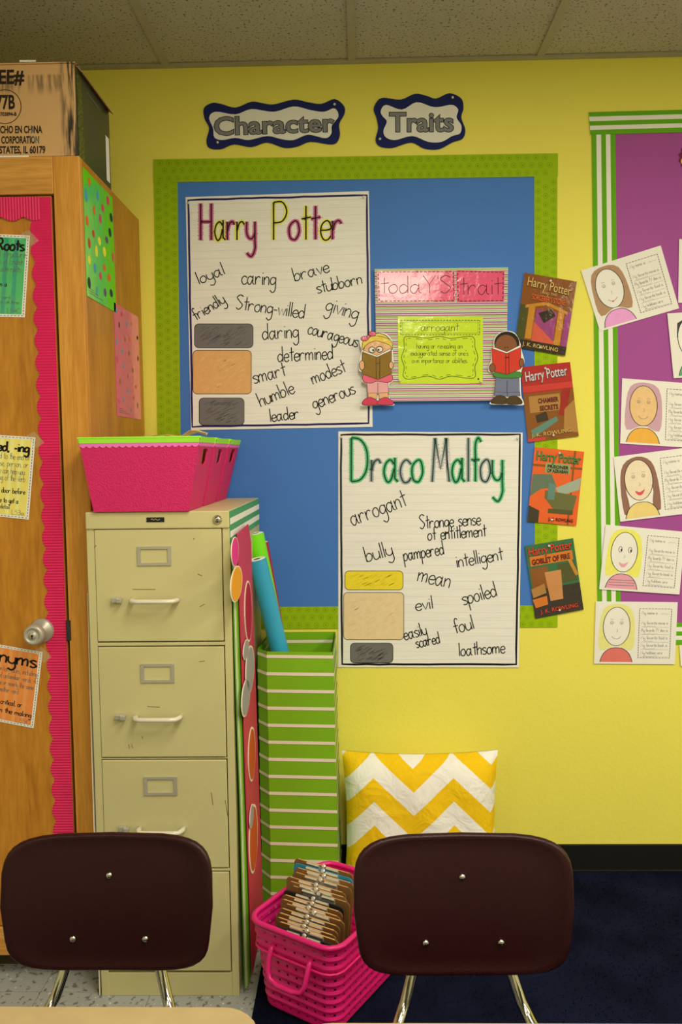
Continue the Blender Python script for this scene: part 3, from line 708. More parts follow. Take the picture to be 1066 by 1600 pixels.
# ------------------------------------------------------------------ hand-lettered charts
def halos(spec): return [H_[c] for c in spec]
H_ = {'p': ink('pink_halo', 200, 95, 130), 'y': ink('yellow_halo', 228, 215, 70), 'g': ink('green_halo', 90, 185, 110), 's': ink('grey_halo', 165, 162, 150)}
def fuzzy(f, txt, x0, y0, x1, y1, xh, wd, inks, halo, h, rr, fw):
    tot = sum(strokes(c)[0] for c in txt)-1.5; kx = (x1-x0)/tot; ky = xh/10; x = 0
    for i, c in enumerate(txt):
        adv, ss = strokes(c); m = inks[i % len(inks)]; hm = halo[i % len(halo)]
        for P in ss:
            Q = [(x0+(x+p[0])*kx, y0+(y1-y0)*(x+p[0])/tot-p[1]*ky) for p in P]
            f.line(Q, fw*.72, hm, h)
            for (a, b) in zip(Q, Q[1:]):
                L = math.hypot(b[0]-a[0], b[1]-a[1]); n = max(1, int(L/1.4))
                for j in range(n):
                    u_ = (j+rr.random())/n; cx_, cy2 = a[0]+(b[0]-a[0])*u_, a[1]+(b[1]-a[1])*u_; an = rr.gauss(0, .35)
                    l = fw*.5*rr.uniform(.8, 1.15); f.line([(cx_-l*math.cos(an), cy2-l*math.sin(an)), (cx_+l*math.cos(an), cy2+l*math.sin(an))], .55, hm, h+.0001)
            f.line(Q, wd, m, h+.0003)
        x += adv
def wobble(P, n, amp, rr):
    out = []
    for (a, b) in zip(P, P[1:]+P[:1]):
        for i in range(n): t_ = i/n; out.append((a[0]+(b[0]-a[0])*t_+rr.uniform(-amp, amp), a[1]+(b[1]-a[1])*t_+rr.uniform(-amp, amp)))
    return out
def chart(corners, border, bm, label, titles, words, blocks, sc_, off, seed, wsc=1.6):
    rr = random.Random(seed); h = .0040
    t = sheet('chart_poster', corners, WM, h-.0008, h, CHART, label, 'poster')
    f = Flat(WM); B = wobble(border, 14, .5, rr); f.line(B+[B[0]], 3.2, bm, h+.0003); f.build('marker_border', t)
    f = Flat(WM)
    for (xa, ya), (xb, yb) in [(corners[0], corners[1])]:
        for k in range(1, 30):
            u_ = k/30; a = (corners[0][0]+(corners[3][0]-corners[0][0])*u_+8, corners[0][1]+(corners[3][1]-corners[0][1])*u_)
            b = (corners[1][0]+(corners[2][0]-corners[1][0])*u_-8, corners[1][1]+(corners[2][1]-corners[1][1])*u_)
            f.line([a, b], .5, paper('faint_ruling', 205, 198, 178), h+.0001)
    f.build('ruled_lines', t)
    f = Flat(WM)
    for (txt, x0, y0, x1, y1, xh, inks, hl) in titles:
        fuzzy(f, txt, off[0]+x0*sc_, off[1]+y0*sc_, off[0]+x1*sc_, off[1]+y1*sc_, xh*sc_, 2.4, inks, hl, h+.0004, rr, 9)
    f.build('title_lettering', t)
    f = Flat(WM)
    for (txt, x0, y0, x1, y1, xh) in words:
        f.word(txt, off[0]+x0*sc_, off[1]+y0*sc_, off[0]+x1*sc_, off[1]+y1*sc_, xh*sc_, wsc, INKB, h+.0006)
    f.build('lettering', t)
    f = Flat(WM)
    for (x0, y0, x1, y1, m, m2) in blocks:
        X = lambda x: off[0]+x*sc_
        Y = lambda y: off[1]+y*sc_
        r = 22; P = []
        for (cx_, cy2, a0) in ((x1-r, y0+r, -PI/2), (x1-r, y1-r, 0), (x0+r, y1-r, PI/2), (x0+r, y0+r, PI)):
            for k in range(5): a = a0+PI/2*k/4; P.append((X(cx_+r*math.cos(a)), Y(cy2+r*math.sin(a))))
        f.poly(P, m, h+.0003)
        for k in range(60):
            x = rr.uniform(x0+r, x1-r-30); y = rr.uniform(y0+8, y1-24); f.line([(X(x), Y(y+14)), (X(x+28), Y(y))], .7, m2, h+.0004)
        f.line(P+[P[0]], .9, INKB, h+.0005)
    f.build('crayon_patches', t)
    ins = [(corners[0][0]+5, corners[0][1]+9), (corners[1][0]-8, corners[1][1]+9)]
    pin(ins, WM, h, t)
    return t
CG, CG2, CT, CT2, CY, CY2 = ink('crayon_grey', 108, 102, 92), ink('crayon_dark_grey', 80, 75, 68), ink('crayon_tan', 212, 160, 90), ink('crayon_tan_light', 222, 176, 108), ink('crayon_yellow', 228, 200, 40), ink('crayon_yellow_dark', 215, 185, 30)
CS, CS2 = ink('crayon_sand', 220, 192, 135), ink('crayon_sand_dark', 212, 180, 118)
MR = ink('maroon_marker', 60, 14, 28)
chart([(290, 308), (576.5, 298.5), (582.5, 667), (298.6, 672)], [(294.5, 312.5), (573.5, 305), (576.5, 661.5), (300.5, 666.5)], INKN,
    'white chart poster with pink and yellow haloed title above left of the blue board', [
    ('Harry', 112, 285, 395, 283, 96, [MR, INKB, MR, INKB, MR], halos('pypyp')), ('Potter', 492, 283, 850, 280, 98, [INKB, MR, INKB, MR, INKB, MR], halos('ypypyp'))],
    [('loyal', 104, 515, 240, 460, 34), ('caring', 325, 512, 502, 520, 42), ('brave', 605, 498, 784, 448, 36), ('stubborn', 722, 562, 955, 510, 34), ('friendly', 88, 704, 244, 608, 32),
     ('Strong-willed', 295, 642, 650, 692, 38), ('giving', 760, 650, 925, 700, 44), ('daring', 435, 802, 622, 792, 42), ('courageous', 668, 770, 925, 842, 36), ('determined', 515, 918, 802, 903, 40),
     ('smart', 392, 1032, 558, 990, 40), ('modest', 700, 1035, 872, 968, 38), ('humble', 428, 1152, 604, 1078, 38), ('leader', 475, 1230, 625, 1212, 34), ('generous', 705, 1165, 920, 1082, 38)],
    [(80, 720, 385, 845, CG, CG2), (72, 858, 376, 1085, CT, CT2), (104, 1106, 338, 1248, CG, CG2)], .3, (280, 290), 1)
chart([(528.7, 674), (817, 676), (811, 1043), (528.7, 1042.5)], [(533, 679), (813, 679), (806.5, 1038), (534.5, 1038)], INKB,
    'white chart poster with green haloed title, lower right of the other chart', [
    ('Draco', 100, 318, 484, 320, 118, [ink('green_marker', 12, 70, 50)], halos('gsgsg')), ('Malfoy', 535, 320, 912, 318, 118, [ink('green_marker', 12, 70, 50)], halos('sgsgsg'))],
    [('arrogant', 108, 556, 402, 446, 50), ('Stronge sense', 470, 572, 795, 550, 38), ('of entitlement', 512, 634, 825, 612, 36), ('bully', 185, 750, 326, 712, 42), ('pampered', 385, 745, 600, 708, 38),
     ('intelligent', 668, 780, 916, 738, 38), ('mean', 455, 852, 626, 890, 48), ('evil', 448, 1012, 540, 1000, 36), ('spoiled', 705, 982, 885, 932, 42), ('easily', 388, 1170, 508, 1140, 36),
     ('scared', 452, 1212, 578, 1185, 32), ('foul', 658, 1136, 762, 1108, 40), ('loathsome', 680, 1256, 926, 1238, 36)],
    [(66, 798, 378, 900, CY, CY2), (58, 914, 382, 1168, CS, CS2), (95, 1186, 324, 1292, CG, CG2)], .2908, (520, 660), 2)

# ------------------------------------------------------------------ cloud signs
def sign(outer, inner, txt, a, b, hg, label, pins):
    tr = lambda P: [(300+x*.4128, 130+y*.4128) for x, y in P]
    O = catmull(tr(outer+[outer[0]]), 4)[:-1]; I = catmull(tr(inner+[inner[0]]), 4)[:-1]
    t = sheet('title_sign', O, WM, .0015, .0030, NAVY, label, 'sign')
    sheet('white_panel', I, WM, .0031, .0036, WHITE, parent=t)
    f = Flat(WM); (a, b) = tr([a, b])
    f.type(txt, a[0], a[1], b[0], b[1], hg*.4128*1.06, INKB, .0040, .045)
    f.type(txt, a[0], a[1], b[0], b[1], hg*.4128*1.06, GREYF, .0043, .018)
    f.build('lettering', t); pin(tr(pins), WM, .003, t)
sign([(45, 95), (75, 75), (110, 78), (165, 92), (225, 70), (270, 76), (310, 80), (385, 62), (440, 72), (490, 78), (540, 60), (575, 85), (578, 115), (558, 155), (560, 200), (535, 232), (450, 222), (400, 240), (350, 245), (285, 225), (225, 242), (160, 232), (110, 250), (65, 245), (55, 215), (65, 170), (48, 135)],
    [(65, 130), (90, 108), (165, 118), (225, 98), (310, 108), (385, 88), (450, 102), (500, 108), (540, 95), (555, 125), (530, 160), (528, 190), (505, 208), (440, 195), (385, 215), (340, 212), (285, 200), (215, 215), (165, 207), (115, 215), (85, 205), (80, 170)],
    'Character', (88, 196), (536, 181), 62, 'navy edged wavy sign reading Character', [(540, 80), (97, 224)])
sign([(688, 100), (700, 70), (725, 55), (790, 62), (845, 40), (890, 48), (925, 58), (975, 38), (1020, 58), (1028, 95), (1020, 130), (1035, 175), (1025, 210), (985, 225), (935, 250), (880, 248), (830, 225), (760, 245), (712, 240), (695, 215), (705, 170), (698, 130)],
    [(715, 105), (735, 82), (795, 100), (850, 72), (905, 88), (935, 90), (985, 82), (1008, 100), (1002, 130), (1020, 160), (1015, 190), (985, 200), (945, 222), (895, 222), (835, 200), (770, 215), (735, 205), (725, 180), (738, 145), (722, 125)],
    'Traits', (750, 182), (988, 181), 66, 'navy edged wavy sign reading Traits', [(987, 54), (712, 211)])

# ------------------------------------------------------------------ striped board "today's trait"
def Z6(x, y): return (550+x*.26266, 400+y*.26266)
z6 = lambda P: [Z6(*p) for p in P]
C6 = z6([(135, 78), (930, 68), (918, 858), (150, 865)])
tb = thing('trait_board', WM(690, 625, 0), 'striped canvas board reading today\'s trait between the two reading children', 'board')
q = M(); HB = .020; q.slab([WM(a, b, HB) for a, b in C6], [WM(a, b, .0016) for a, b in C6], WHITE); q.build('canvas', tb, bevel=.001)
sg_, sp_, sv_ = paper('stripe_sage', 158, 188, 112), paper('stripe_magenta', 178, 36, 96), paper('stripe_mauve', 152, 92, 132)
f = Flat(quad(C6, WM)); seq = [(sg_, 12), (None, 4), (sp_, 5), (None, 5), (sg_, 8), (None, 4), (sv_, 8), (None, 5), (sp_, 5)]
y = 2
while y < 780:
    for m_, w_ in seq:
        if m_ and y+w_ < 788: f.poly([(0, y/790), (1, y/790), (1, (y+w_)/790), (0, (y+w_)/790)], m_, HB+.0004)
        y += w_
f.build('stripes', tb)
PKG = gloss('pink_laminate', 232, 82, 110); LMG = gloss('lime_laminate', 196, 222, 40)
def banner(C, txt, x0, x1, yb, xh):
    c = z6(C); t = sheet('banner_card', c, WM, HB+.0008, HB+.0016, PKG, parent=tb)
    f = Flat(WM); i = [(C[0][0]+7, C[0][1]+7), (C[1][0]-7, C[1][1]+7), (C[2][0]-7, C[2][1]-7), (C[3][0]+7, C[3][1]-7)]
    f.dash(z6(i)+[Z6(*i[0])], 1.1, INKB, HB+.0019, 4.2, 2.2)
    a, b = Z6(x0, yb), Z6(x1, yb-2); f.word(txt, a[0], a[1], b[0], b[1], xh*.26266, 1.0, INKB, HB+.0020); f.build('lettering', t)
banner([(150, 88), (610, 86), (616, 272), (156, 275)], "todaY'S", 172, 590, 222, 52)
banner([(622, 84), (908, 90), (905, 272), (626, 275)], 'trait', 645, 885, 230, 56)
lc = sheet('definition_card', z6([(272, 360), (780, 360), (778, 757), (278, 757)]), WM, HB+.0008, HB+.0020, LMG, parent=tb)
f = Flat(WM); h = HB+.0023
f.dash(z6([(290, 382), (762, 382), (760, 468), (292, 468), (290, 382)]), .9, INKB, h, 3.0, 1.6); f.line(z6([(300, 392), (752, 392), (750, 458), (302, 458), (300, 392)]), .5, INKB, h)
br = [(310, 490), (340, 478), (450, 488), (520, 478), (590, 490), (700, 478), (730, 495), (732, 540), (750, 605), (732, 660), (735, 715), (700, 728), (590, 715), (520, 733), (450, 715), (340, 733), (305, 712), (312, 660), (295, 605), (312, 550), (310, 490)]
f.line(catmull(z6(br), 4), .9, INKB, h)
br2 = [(520+(x-520)*.94, 605+(y_-605)*.91) for x, y_ in br]; P = catmull(z6(br2), 3)
for i in range(0, len(P)-1, 2): f.line([P[i], P[i+1]], .7, INKB, h)
for txt, x0, x1, yb, xh in [('arrogant', 412, 634, 446, 26), ('having or revealing an', 385, 658, 550, 16), ('exaggerated sense of one\'s', 350, 692, 592, 16), ('own importance or abilities.', 358, 688, 636, 16)]:
    a, b = Z6(x0, yb), Z6(x1, yb); f.word(txt, a[0], a[1], b[0], b[1], xh*.26266, .6 if xh < 20 else .7, INKB, h)
a = Z6(753, 732); f.ell(a[0], a[1], 1.4, 1.6, INKB, h, 10)
f.build('lettering', lc); pin(z6([(285, 742), (766, 748)]), WM, HB+.002, lc)

SK, SKB = gloss('peach_skin_print', 222, 168, 110), gloss('brown_skin_print', 132, 78, 46)
PR = lambda n_, *c_: gloss('print_'+n_, *c_)
def cutout(name, label, outline, shapes, hb):
    o = z6(outline); O = catmull(o+[o[0]], 3)[:-1]
    t = sheet(name, O, WM, hb, hb+.0015, WHITE2, label, 'cutout')
    f = Flat(WM); n = 0
    for s_ in shapes:
        n += 1; h = hb+.0017+.00012*n
        if s_[0] == 'p':
            P = z6(s_[1]); P = catmull(P+[P[0]], 3)[:-1] if s_[3] else P
            f.poly(P, s_[2], h); f.line(P+[P[0]], .7, INKB, h+.0001)
        elif s_[0] == 'e':
            a = Z6(s_[1], s_[2]); f.ell(a[0], a[1], s_[3]*.26266, s_[4]*.26266, s_[5], h, 22)
            if s_[6]: f.arc(a[0], a[1], s_[3]*.26266, s_[4]*.26266, s_[6], INKB, h+.0001, n=22)
        elif s_[0] == 'l': f.line(catmull(z6(s_[1]), 3), s_[2], INKB, h)
    f.build('printed_figure', t); return t
YH, PB, BRN, RED, GRS, JN, SH = PR('yellow_hair', 222, 190, 60), PR('pink', 222, 92, 110), PR('brown_book', 135, 100, 28), PR('red_book', 205, 52, 36), PR('green_shirt', 62, 130, 52), PR('blue_jeans', 108, 112, 128), PR('brown_shoe', 68, 46, 26)
PGS, WHP, LP, PS = PR('page', 232, 222, 200), PR('eye_white', 230, 225, 215), PR('light_pink', 225, 160, 150), PR('pink_shoe', 205, 50, 82)
cutout('girl_cutout', 'cutout of blonde girl in pink reading a brown book, left of striped board',
    [(48, 480), (90, 480), (110, 450), (150, 455), (200, 460), (238, 500), (245, 580), (248, 650), (235, 700), (245, 745), (222, 765), (218, 830), (248, 870), (246, 890), (158, 888), (62, 892), (60, 870), (95, 840), (95, 770), (58, 745), (72, 700), (42, 680), (45, 620), (58, 560), (48, 530)],
    [('e', 150, 530, 85, 72, YH, 1), ('p', [(75, 540), (110, 500), (225, 520), (232, 560), (150, 600), (80, 580)], SK, True), ('p', [(62, 560), (70, 500), (140, 475), (230, 500), (240, 560), (225, 530), (140, 505), (85, 530)], YH, True),
     ('e', 75, 492, 22, 14, PB, .8), ('e', 122, 462, 22, 15, PB, .8), ('e', 98, 480, 10, 10, PB, .8),
     ('e', 120, 558, 19, 17, WHP, 1.1), ('e', 165, 555, 19, 17, WHP, 1.1), ('e', 127, 560, 6, 7, INKB, 0), ('e', 158, 558, 6, 7, INKB, 0),
     ('p', [(88, 740), (215, 740), (218, 820), (95, 825)], LP, False), ('l', [(155, 755), (155, 825)], .7), ('p', [(80, 700), (225, 700), (240, 742), (200, 752), (150, 745), (110, 757), (68, 745)], PB, True),
     ('p', [(95, 815), (150, 815), (150, 850), (98, 850)], SK, False), ('p', [(160, 815), (215, 812), (218, 848), (162, 850)], SK, False),
     ('p', [(65, 885), (72, 855), (110, 840), (152, 862), (152, 884)], PS, True), ('p', [(156, 884), (160, 858), (200, 840), (238, 860), (245, 884)], PS, True),
     ('p', [(66, 572), (72, 562), (150, 592), (228, 552), (234, 562), (152, 604)], PGS, False), ('p', [(62, 572), (150, 602), (236, 562), (236, 700), (155, 735), (60, 700)], BRN, False), ('l', [(144, 602), (146, 732)], .8), ('l', [(166, 598), (166, 728)], .8), ('l', [(146, 640), (166, 638)], .8),
     ('e', 60, 650, 15, 28, SK, .8), ('e', 234, 650, 13, 22, SK, .8)], .0245)
cutout('boy_cutout', 'cutout of boy in green shirt reading a red book, right of striped board',
    [(845, 500), (870, 462), (920, 445), (970, 458), (1000, 510), (1010, 560), (1028, 630), (1010, 680), (1005, 740), (1008, 830), (1022, 868), (1015, 888), (920, 884), (825, 882), (828, 862), (850, 830), (855, 740), (852, 700), (815, 690), (815, 650), (828, 620), (830, 560), (842, 540)],
    [('e', 922, 520, 74, 70, PR('black_hair', 30, 24, 22), .8), ('e', 918, 535, 66, 68, SKB, .8), ('e', 912, 545, 3, 4, INKB, 0), ('e', 928, 543, 3, 4, INKB, 0),
     ('p', [(858, 720), (995, 720), (998, 825), (925, 828), (848, 820)], JN, False), ('l', [(925, 740), (922, 825)], .8), ('p', [(846, 808), (925, 812), (925, 835), (846, 830)], JN, False), ('p', [(926, 812), (1000, 808), (1002, 832), (926, 836)], JN, False),
     ('p', [(855, 690), (1000, 690), (996, 724), (858, 722)], GRS, True), ('p', [(830, 875), (842, 845), (880, 828), (922, 845), (920, 878)], SH, True), ('p', [(926, 880), (928, 845), (965, 832), (1002, 848), (1010, 880)], SH, True),
     ('p', [(836, 550), (842, 540), (922, 570), (1000, 530), (1006, 542), (924, 582)], PGS, False), ('p', [(832, 550), (922, 580), (1006, 542), (1006, 670), (925, 705), (838, 685)], RED, False), ('l', [(915, 580), (916, 702)], .8), ('l', [(935, 575), (935, 700)], .8), ('l', [(912, 605), (936, 602)], 1.6),
     ('e', 836, 665, 18, 26, SKB, .8), ('e', 1010, 635, 14, 26, SKB, .8)], .0245)

# ------------------------------------------------------------------ four book covers (plain colour fields, printed titles)
def cover(c, base, fields, texts, label):
    t = sheet('book_cover', c, WM, .0055, .0065, gloss('cover_'+base[0], *base[1]), label, 'book cover')
    f = Flat(quad(c, WM))
    for k, (P, m) in enumerate(fields): f.poly(P, gloss('cover_'+m[0], *m[1]), .0067+.00015*k)
    f.build('printed_fields', t)
    f = Flat(quad(c, WM)); h = .0085
    for (s_, x0, y0, x1, y1, hg, m) in texts:
        f.type(s_, x0, y0+.004, x1, y1+.004, hg, ink('cover_shadow', 40, 20, 12), h-.0002, .03); f.type(s_, x0, y0, x1, y1, hg, m, h, .006)
    f.build('lettering', t); pin([((c[0][0]+c[1][0])/2, (c[0][1]+c[1][1])/2+6), ((c[2][0]+c[3][0])/2, (c[2][1]+c[3][1])/2-6)], WM, .0066, t)
R4 = lambda a, b, c_, d: [(a, b), (c_, b), (c_, d), (a, d)]
GO, OR, SV, GR = ink('title_gold', 205, 165, 85), ink('title_orange', 225, 100, 35), ink('title_silver', 200, 195, 185), ink('title_green', 60, 135, 60)
DK = ('dark', (48, 36, 26)); BRW = ('brown', (130, 72, 22)); OC = ('ochre', (190, 125, 35)); MV = ('mauve', (150, 60, 110)); CRL = ('coral', (205, 85, 60)); OLV = ('olive', (70, 72, 30)); RDD = ('deep_red', (150, 26, 28)); RD = ('red', (170, 32, 34)); TEAL = ('teal', (85, 125, 105)); SNY = ('sandy', (170, 118, 55)); ORB = ('orange', (222, 88, 30)); GRG = ('grey_green', (88, 105, 80)); FGR = ('forest', (38, 98, 55)); BRT = ('burnt', (205, 110, 30))
cover([(820, 426), (901.5, 440), (883.4, 556), (804.5, 542)], BRW, [(R4(.0, .42, .16, .98), OLV), (R4(.32, .45, .72, .82), MV), ([(.3, .62), (.74, .85), (.74, .90), (.3, .9)], CRL), (R4(.17, .42, .29, .86), OC), (R4(.74, .44, .86, .88), OC), (R4(.88, .42, 1, .9), MV), ([(.1, .42), (.5, .33), (.92, .42), (.92, .46), (.5, .38), (.1, .46)], OC), ([(.36, .50), (.6, .42), (.7, .5), (.5, .62)], DK), (R4(.0, .88, 1, 1), DK)],
    [('Harry Potter', .08, .16, .92, .20, .12, GO), ('AND THE', .38, .235, .66, .24, .03, GO), ('SORCERER\'S STONE', .2, .33, .84, .34, .07, OR), ('J. K. ROWLING', .14, .96, .84, .965, .05, GO)], 'brown and mauve book cover, topmost of four, with gold title')
cover([(813.6, 573.7), (891, 565.6), (904.6, 681.4), (825.4, 691)], BRW, [(R4(0, 0, 1, .36), RD), (R4(0, .26, 1, .34), ('bright_red', (195, 50, 45))), (R4(.1, .40, .72, .62), SNY), ([(.78, .34), (.95, .34), (.80, .72), (.66, .68)], RDD), ([(.78, .62), (1, .5), (1, .95), (.72, .9)], SNY), ([(.08, .85), (.6, .70), (.64, .76), (.12, .95)], TEAL), ([(.2, .66), (.42, .62), (.45, .74), (.22, .76)], DK), (R4(0, .955, .35, 1), ('bright_red', (195, 50, 45)))],
    [('Harry Potter', .08, .20, .92, .17, .13, SV), ('CHAMBER', .28, .50, .68, .50, .06, ink('title_dark_red', 110, 24, 18)), ('SECRETS', .30, .60, .66, .60, .06, ink('title_dark_red', 110, 24, 18)), ('J. K. ROWLING', .08, .945, .86, .93, .05, GO)], 'red and brown book cover with silver title, second of four from top')
cover([(835.8, 698.8), (913, 705.8), (900.8, 821.4), (824.2, 815)], ORB, [(R4(.80, .0, .84, 1), BRW), (R4(.0, .22, 1, .25), BRW), ([(.02, .36), (.4, .34), (.52, .5), (.2, .55), (.0, .66)], GRG), ([(.50, .52), (1.0, .35), (.98, .52), (.6, .62)], ('wing_grey', (150, 160, 130))), ([(.3, .56), (.95, .60), (.9, .80), (.5, .80), (.3, .66)], ('moss', (95, 95, 50))), ([(.36, .45), (.5, .48), (.5, .68), (.36, .68)], TEAL), (R4(.25, .19, .76, .32), ('plaque', (140, 150, 90))), ([(.0, .78), (.22, .84), (.22, 1), (.0, 1)], DK), (R4(.4, .80, .9, .86), OLV)],
    [('Harry Potter', .06, .16, .95, .17, .12, GR), ('PRISONER', .30, .255, .72, .255, .04, INKB), ('OF AZKABAN', .30, .31, .72, .31, .04, INKB), ('J. K. ROWLING', .42, .955, .92, .96, .04, ink('title_dark_red', 110, 24, 18))], 'orange and grey green book cover with green title, third of four')
cover([(820.3, 853.4), (895.9, 840.8), (912.4, 952.2), (836.8, 966.8)], FGR, [(R4(.06, .16, .94, .29), BRT), (R4(.04, .32, .40, .62), BRW), (R4(.60, .32, .96, .58), OLV), (R4(.0, .62, 1, 1), DK), ([(.32, .4), (.66, .4), (.62, .8), (.36, .8)], ('tan_field', (195, 130, 70))), ([(.0, .60), (.28, .55), (.3, .68), (.02, .72)], SNY), ([(.0, .74), (.3, .72), (.3, .84), (.04, .86)], BRT), ([(.78, .2), (.86, .2), (1, .5), (.94, .52)], OC)],
    [('Harry Potter', .06, .145, .95, .135, .11, ink('title_red', 215, 62, 36)), ('GOBLET OF FIRE', .10, .27, .88, .265, .07, ink('title_dark_red', 110, 24, 18)), ('J. K. ROWLING', .12, .95, .9, .95, .055, ink('title_red', 215, 62, 36))], 'green and dark book cover with red title, lowest of four')

# ------------------------------------------------------------------ purple board and pupils' sheets
sheet('backing_paper', [(961, 208), (1420, 200), (1420, 973), (970, 975)], WM, .0005, .0012, PURP, 'purple backing paper on wall at the right, behind the pupils\' sheets', 'paper')
def sborder(P, horiz, label, hb):
    t = sheet('striped_border', P, WM, hb, hb+.0009, SGRN, label, 'border strip'); f = Flat(quad(P, WM))
    for a, b in ((.20, .40), (.60, .79)):
        f.poly([(0, a), (1, a), (1, b), (0, b)] if horiz else [(a, 0), (b, 0), (b, 1), (a, 1)], WHITE, hb+.0012)
    f.build('white_stripe', t)
sborder([(924.6, 209), (961.8, 209), (971, 1007), (934.8, 1007)], False, 'vertical green and white striped border at left edge of purple paper', .0014)
sborder([(920.4, 175.3), (1420, 162), (1420, 197), (923, 210.5)], True, 'green and white striped border along top of purple paper', .0026)
sborder([(936, 974), (1420, 970), (1420, 1004), (936, 1008)], True, 'green and white striped border along bottom of purple paper', .0026)

def pupil(c, label, hair, skin, shirt, style, hb=.0045):
    t = sheet('portrait_sheet', c, WM, hb-.0006, hb, WHITE2, label, 'drawing'); m = quad(c, WM)
    f = Flat(m); rr = random.Random(label)
    def crayon(x0, y0, x1, y1, mm, n, inside, dx=.02, dy=.05):
        for k in range(n):
            x, y_ = rr.uniform(x0, x1), rr.uniform(y0, y1)
            if inside(x, y_): f.line([(x-dx, y_-dy), (x+dx, y_+dy)], .007, mm, hb+.0003)
    cx_, cy2, rx, ry = .265, .40, .165, .31
    if hair:
        if style == 'cap': f.poly([(.09, .38), (.11, .16), (.27, .05), (.42, .16), (.44, .38), (.36, .26), (.2, .25)], hair, hb+.0002)
        elif style == 'long':
            f.poly(catmull([(.06, .90), (.045, .45), (.10, .14), (.27, .04), (.43, .14), (.49, .45), (.49, .88), (.40, .80), (.42, .5), (.27, .12), (.11, .45), (.13, .8), (.06, .90)], 3)[:-1], hair, hb+.0002)
        else: f.poly(catmull([(.07, .78), (.05, .45), (.10, .12), (.27, .04), (.44, .12), (.49, .45), (.46, .78), (.27, .7), (.07, .78)], 3)[:-1], hair, hb+.0002)
    f.poly([(.07, .97), (.12, .82), (.20, .74), (.34, .74), (.42, .82), (.47, .97)], shirt, hb+.0003); f.line(catmull([(.07, .97), (.11, .84), (.20, .75), (.34, .75), (.43, .84), (.47, .97)], 3), .008, INKB, hb+.0006)
    f.ell(cx_, cy2, rx, ry, skin, hb+.0004, 26); f.arc(cx_, cy2, rx, ry, .008, INKB, hb+.0006, n=26)
    if style == 'stripe':
        for k in range(3): f.line([(.11, .84+k*.04), (.43, .83+k*.04)], .008, PENC, hb+.0006)
    for ex in (-.06, .06):
        e = hb+.0007
        if style == 'stripe': f.arc(cx_+ex+.01, .36, .022, .045, .006, INKB, e, n=12); f.ell(cx_+ex+.02, .37, .008, .022, INKB, e, 8)
        else: f.arc(cx_+ex, .34, .018, .025, .005, PENC, e, n=10); f.ell(cx_+ex, .345, .006, .010, PENC, e, 8); f.line([(cx_+ex-.02, .29), (cx_+ex, .28), (cx_+ex+.02, .29)], .004, PENC, e)
    f.line([(cx_+.005, .44), (cx_+.015, .48), (cx_-.005, .49)], .004, PENC, hb+.0007)
    red = ink('crayon_red', 205, 80, 80)
    if style in ('long', 'stripe'): f.poly(catmull([(cx_-.055, .56), (cx_, .585), (cx_+.06, .55), (cx_+.03, .62), (cx_, .635), (cx_-.03, .62), (cx_-.055, .56)], 3)[:-1], red if style == 'long' else LPP, hb+.0006)
    else: f.arc(cx_, .50, .07, .10, .006, PENC, hb+.0007, .2*PI, .8*PI, 10)
    if style == 'girl0': f.ell(cx_-.005, .605, .012, .014, red, hb+.0008, 8)
    f.build('crayon_portrait', t)
    f = Flat(m); e = hb+.0003
    f.line([(.54, .11), (.93, .11), (.93, .90), (.54, .90), (.54, .11)], .005, INKG, e)
    f.dash([(.54, .11), (.93, .11), (.93, .90), (.54, .90), (.54, .11)], .011, INKB, e, .010, .028)
    for k, s_ in enumerate(['My name is', 'My favorite movie is', 'My favorite TV show is', 'My favorite food is', 'My favorite book is', 'My hobbies are']):
        y_ = [.20, .36, .48, .60, .72, .84][k]; f.word(s_, .57, y_, .57+.019*min(len(s_), 17), y_, .026, .0032, INKG, e+.0001)
        if k: f.line([(.57, y_+.045), (.91, y_+.045)], .003, INKG, e)
        P = []; x = .60 if k else .80
        while x < (.72+.03*(k % 3) if k else .90): P.append((x, (y_+.035 if k else y_-.005)+rr.uniform(-.014, .010))); x += .009
        f.line(P, .003, PENC, e+.0001)
    f.build('printed_form', t)
    return t
LPP = ink('crayon_pale_pink', 222, 150, 150)
sk0, sk1, sk2 = WHITE2, ink('crayon_beige', 222, 180, 115), ink('crayon_peach', 232, 205, 160)
pupil([(908.3, 422.8), (1032.8, 383.4), (1061.5, 481.8), (937.8, 517.8)], 'tilted drawing sheet of brown-haired child in pink top, topmost on the purple board', ink('crayon_brown', 170, 130, 88), sk0, ink('crayon_pink', 225, 150, 185), 'girl0')
pupil([(1061.5, 373.5), (1192, 378), (1190, 478), (1060, 473)], 'drawing sheet cut by right edge of photo, highest one', ink('crayon_brown', 170, 130, 88), sk2, ink('crayon_green', 90, 160, 105), 'cap', .0045)
pupil([(1043, 489.7), (1170, 482), (1178, 584), (1053, 591)], 'drawing sheet of black-haired child in green shirt, cut by photo edge', ink('crayon_black', 62, 58, 55), sk0, ink('crayon_green', 90, 160, 105), 'cap', .0058)
pupil([(972.4, 591), (1103, 601), (1100, 701), (969.4, 693)], 'drawing sheet of tan-faced child in orange shirt with pink bow', ink('crayon_mauve', 195, 150, 150), sk1, ink('crayon_orange', 232, 165, 60), 'round')
pupil([(959, 714), (1092, 697), (1102, 799), (969.4, 815.2)], 'drawing sheet of brown-haired child with red smile and yellow spotted shirt', ink('crayon_umber', 140, 98, 75), sk2, ink('crayon_maize', 225, 195, 110), 'long', .0058)
pupil([(947, 819.7), (1071, 831), (1062, 929), (936.4, 920.7)], 'drawing sheet of yellow-haired child in striped shirt', ink('crayon_lemon', 228, 218, 90), sk0, LPP, 'stripe', .0070)
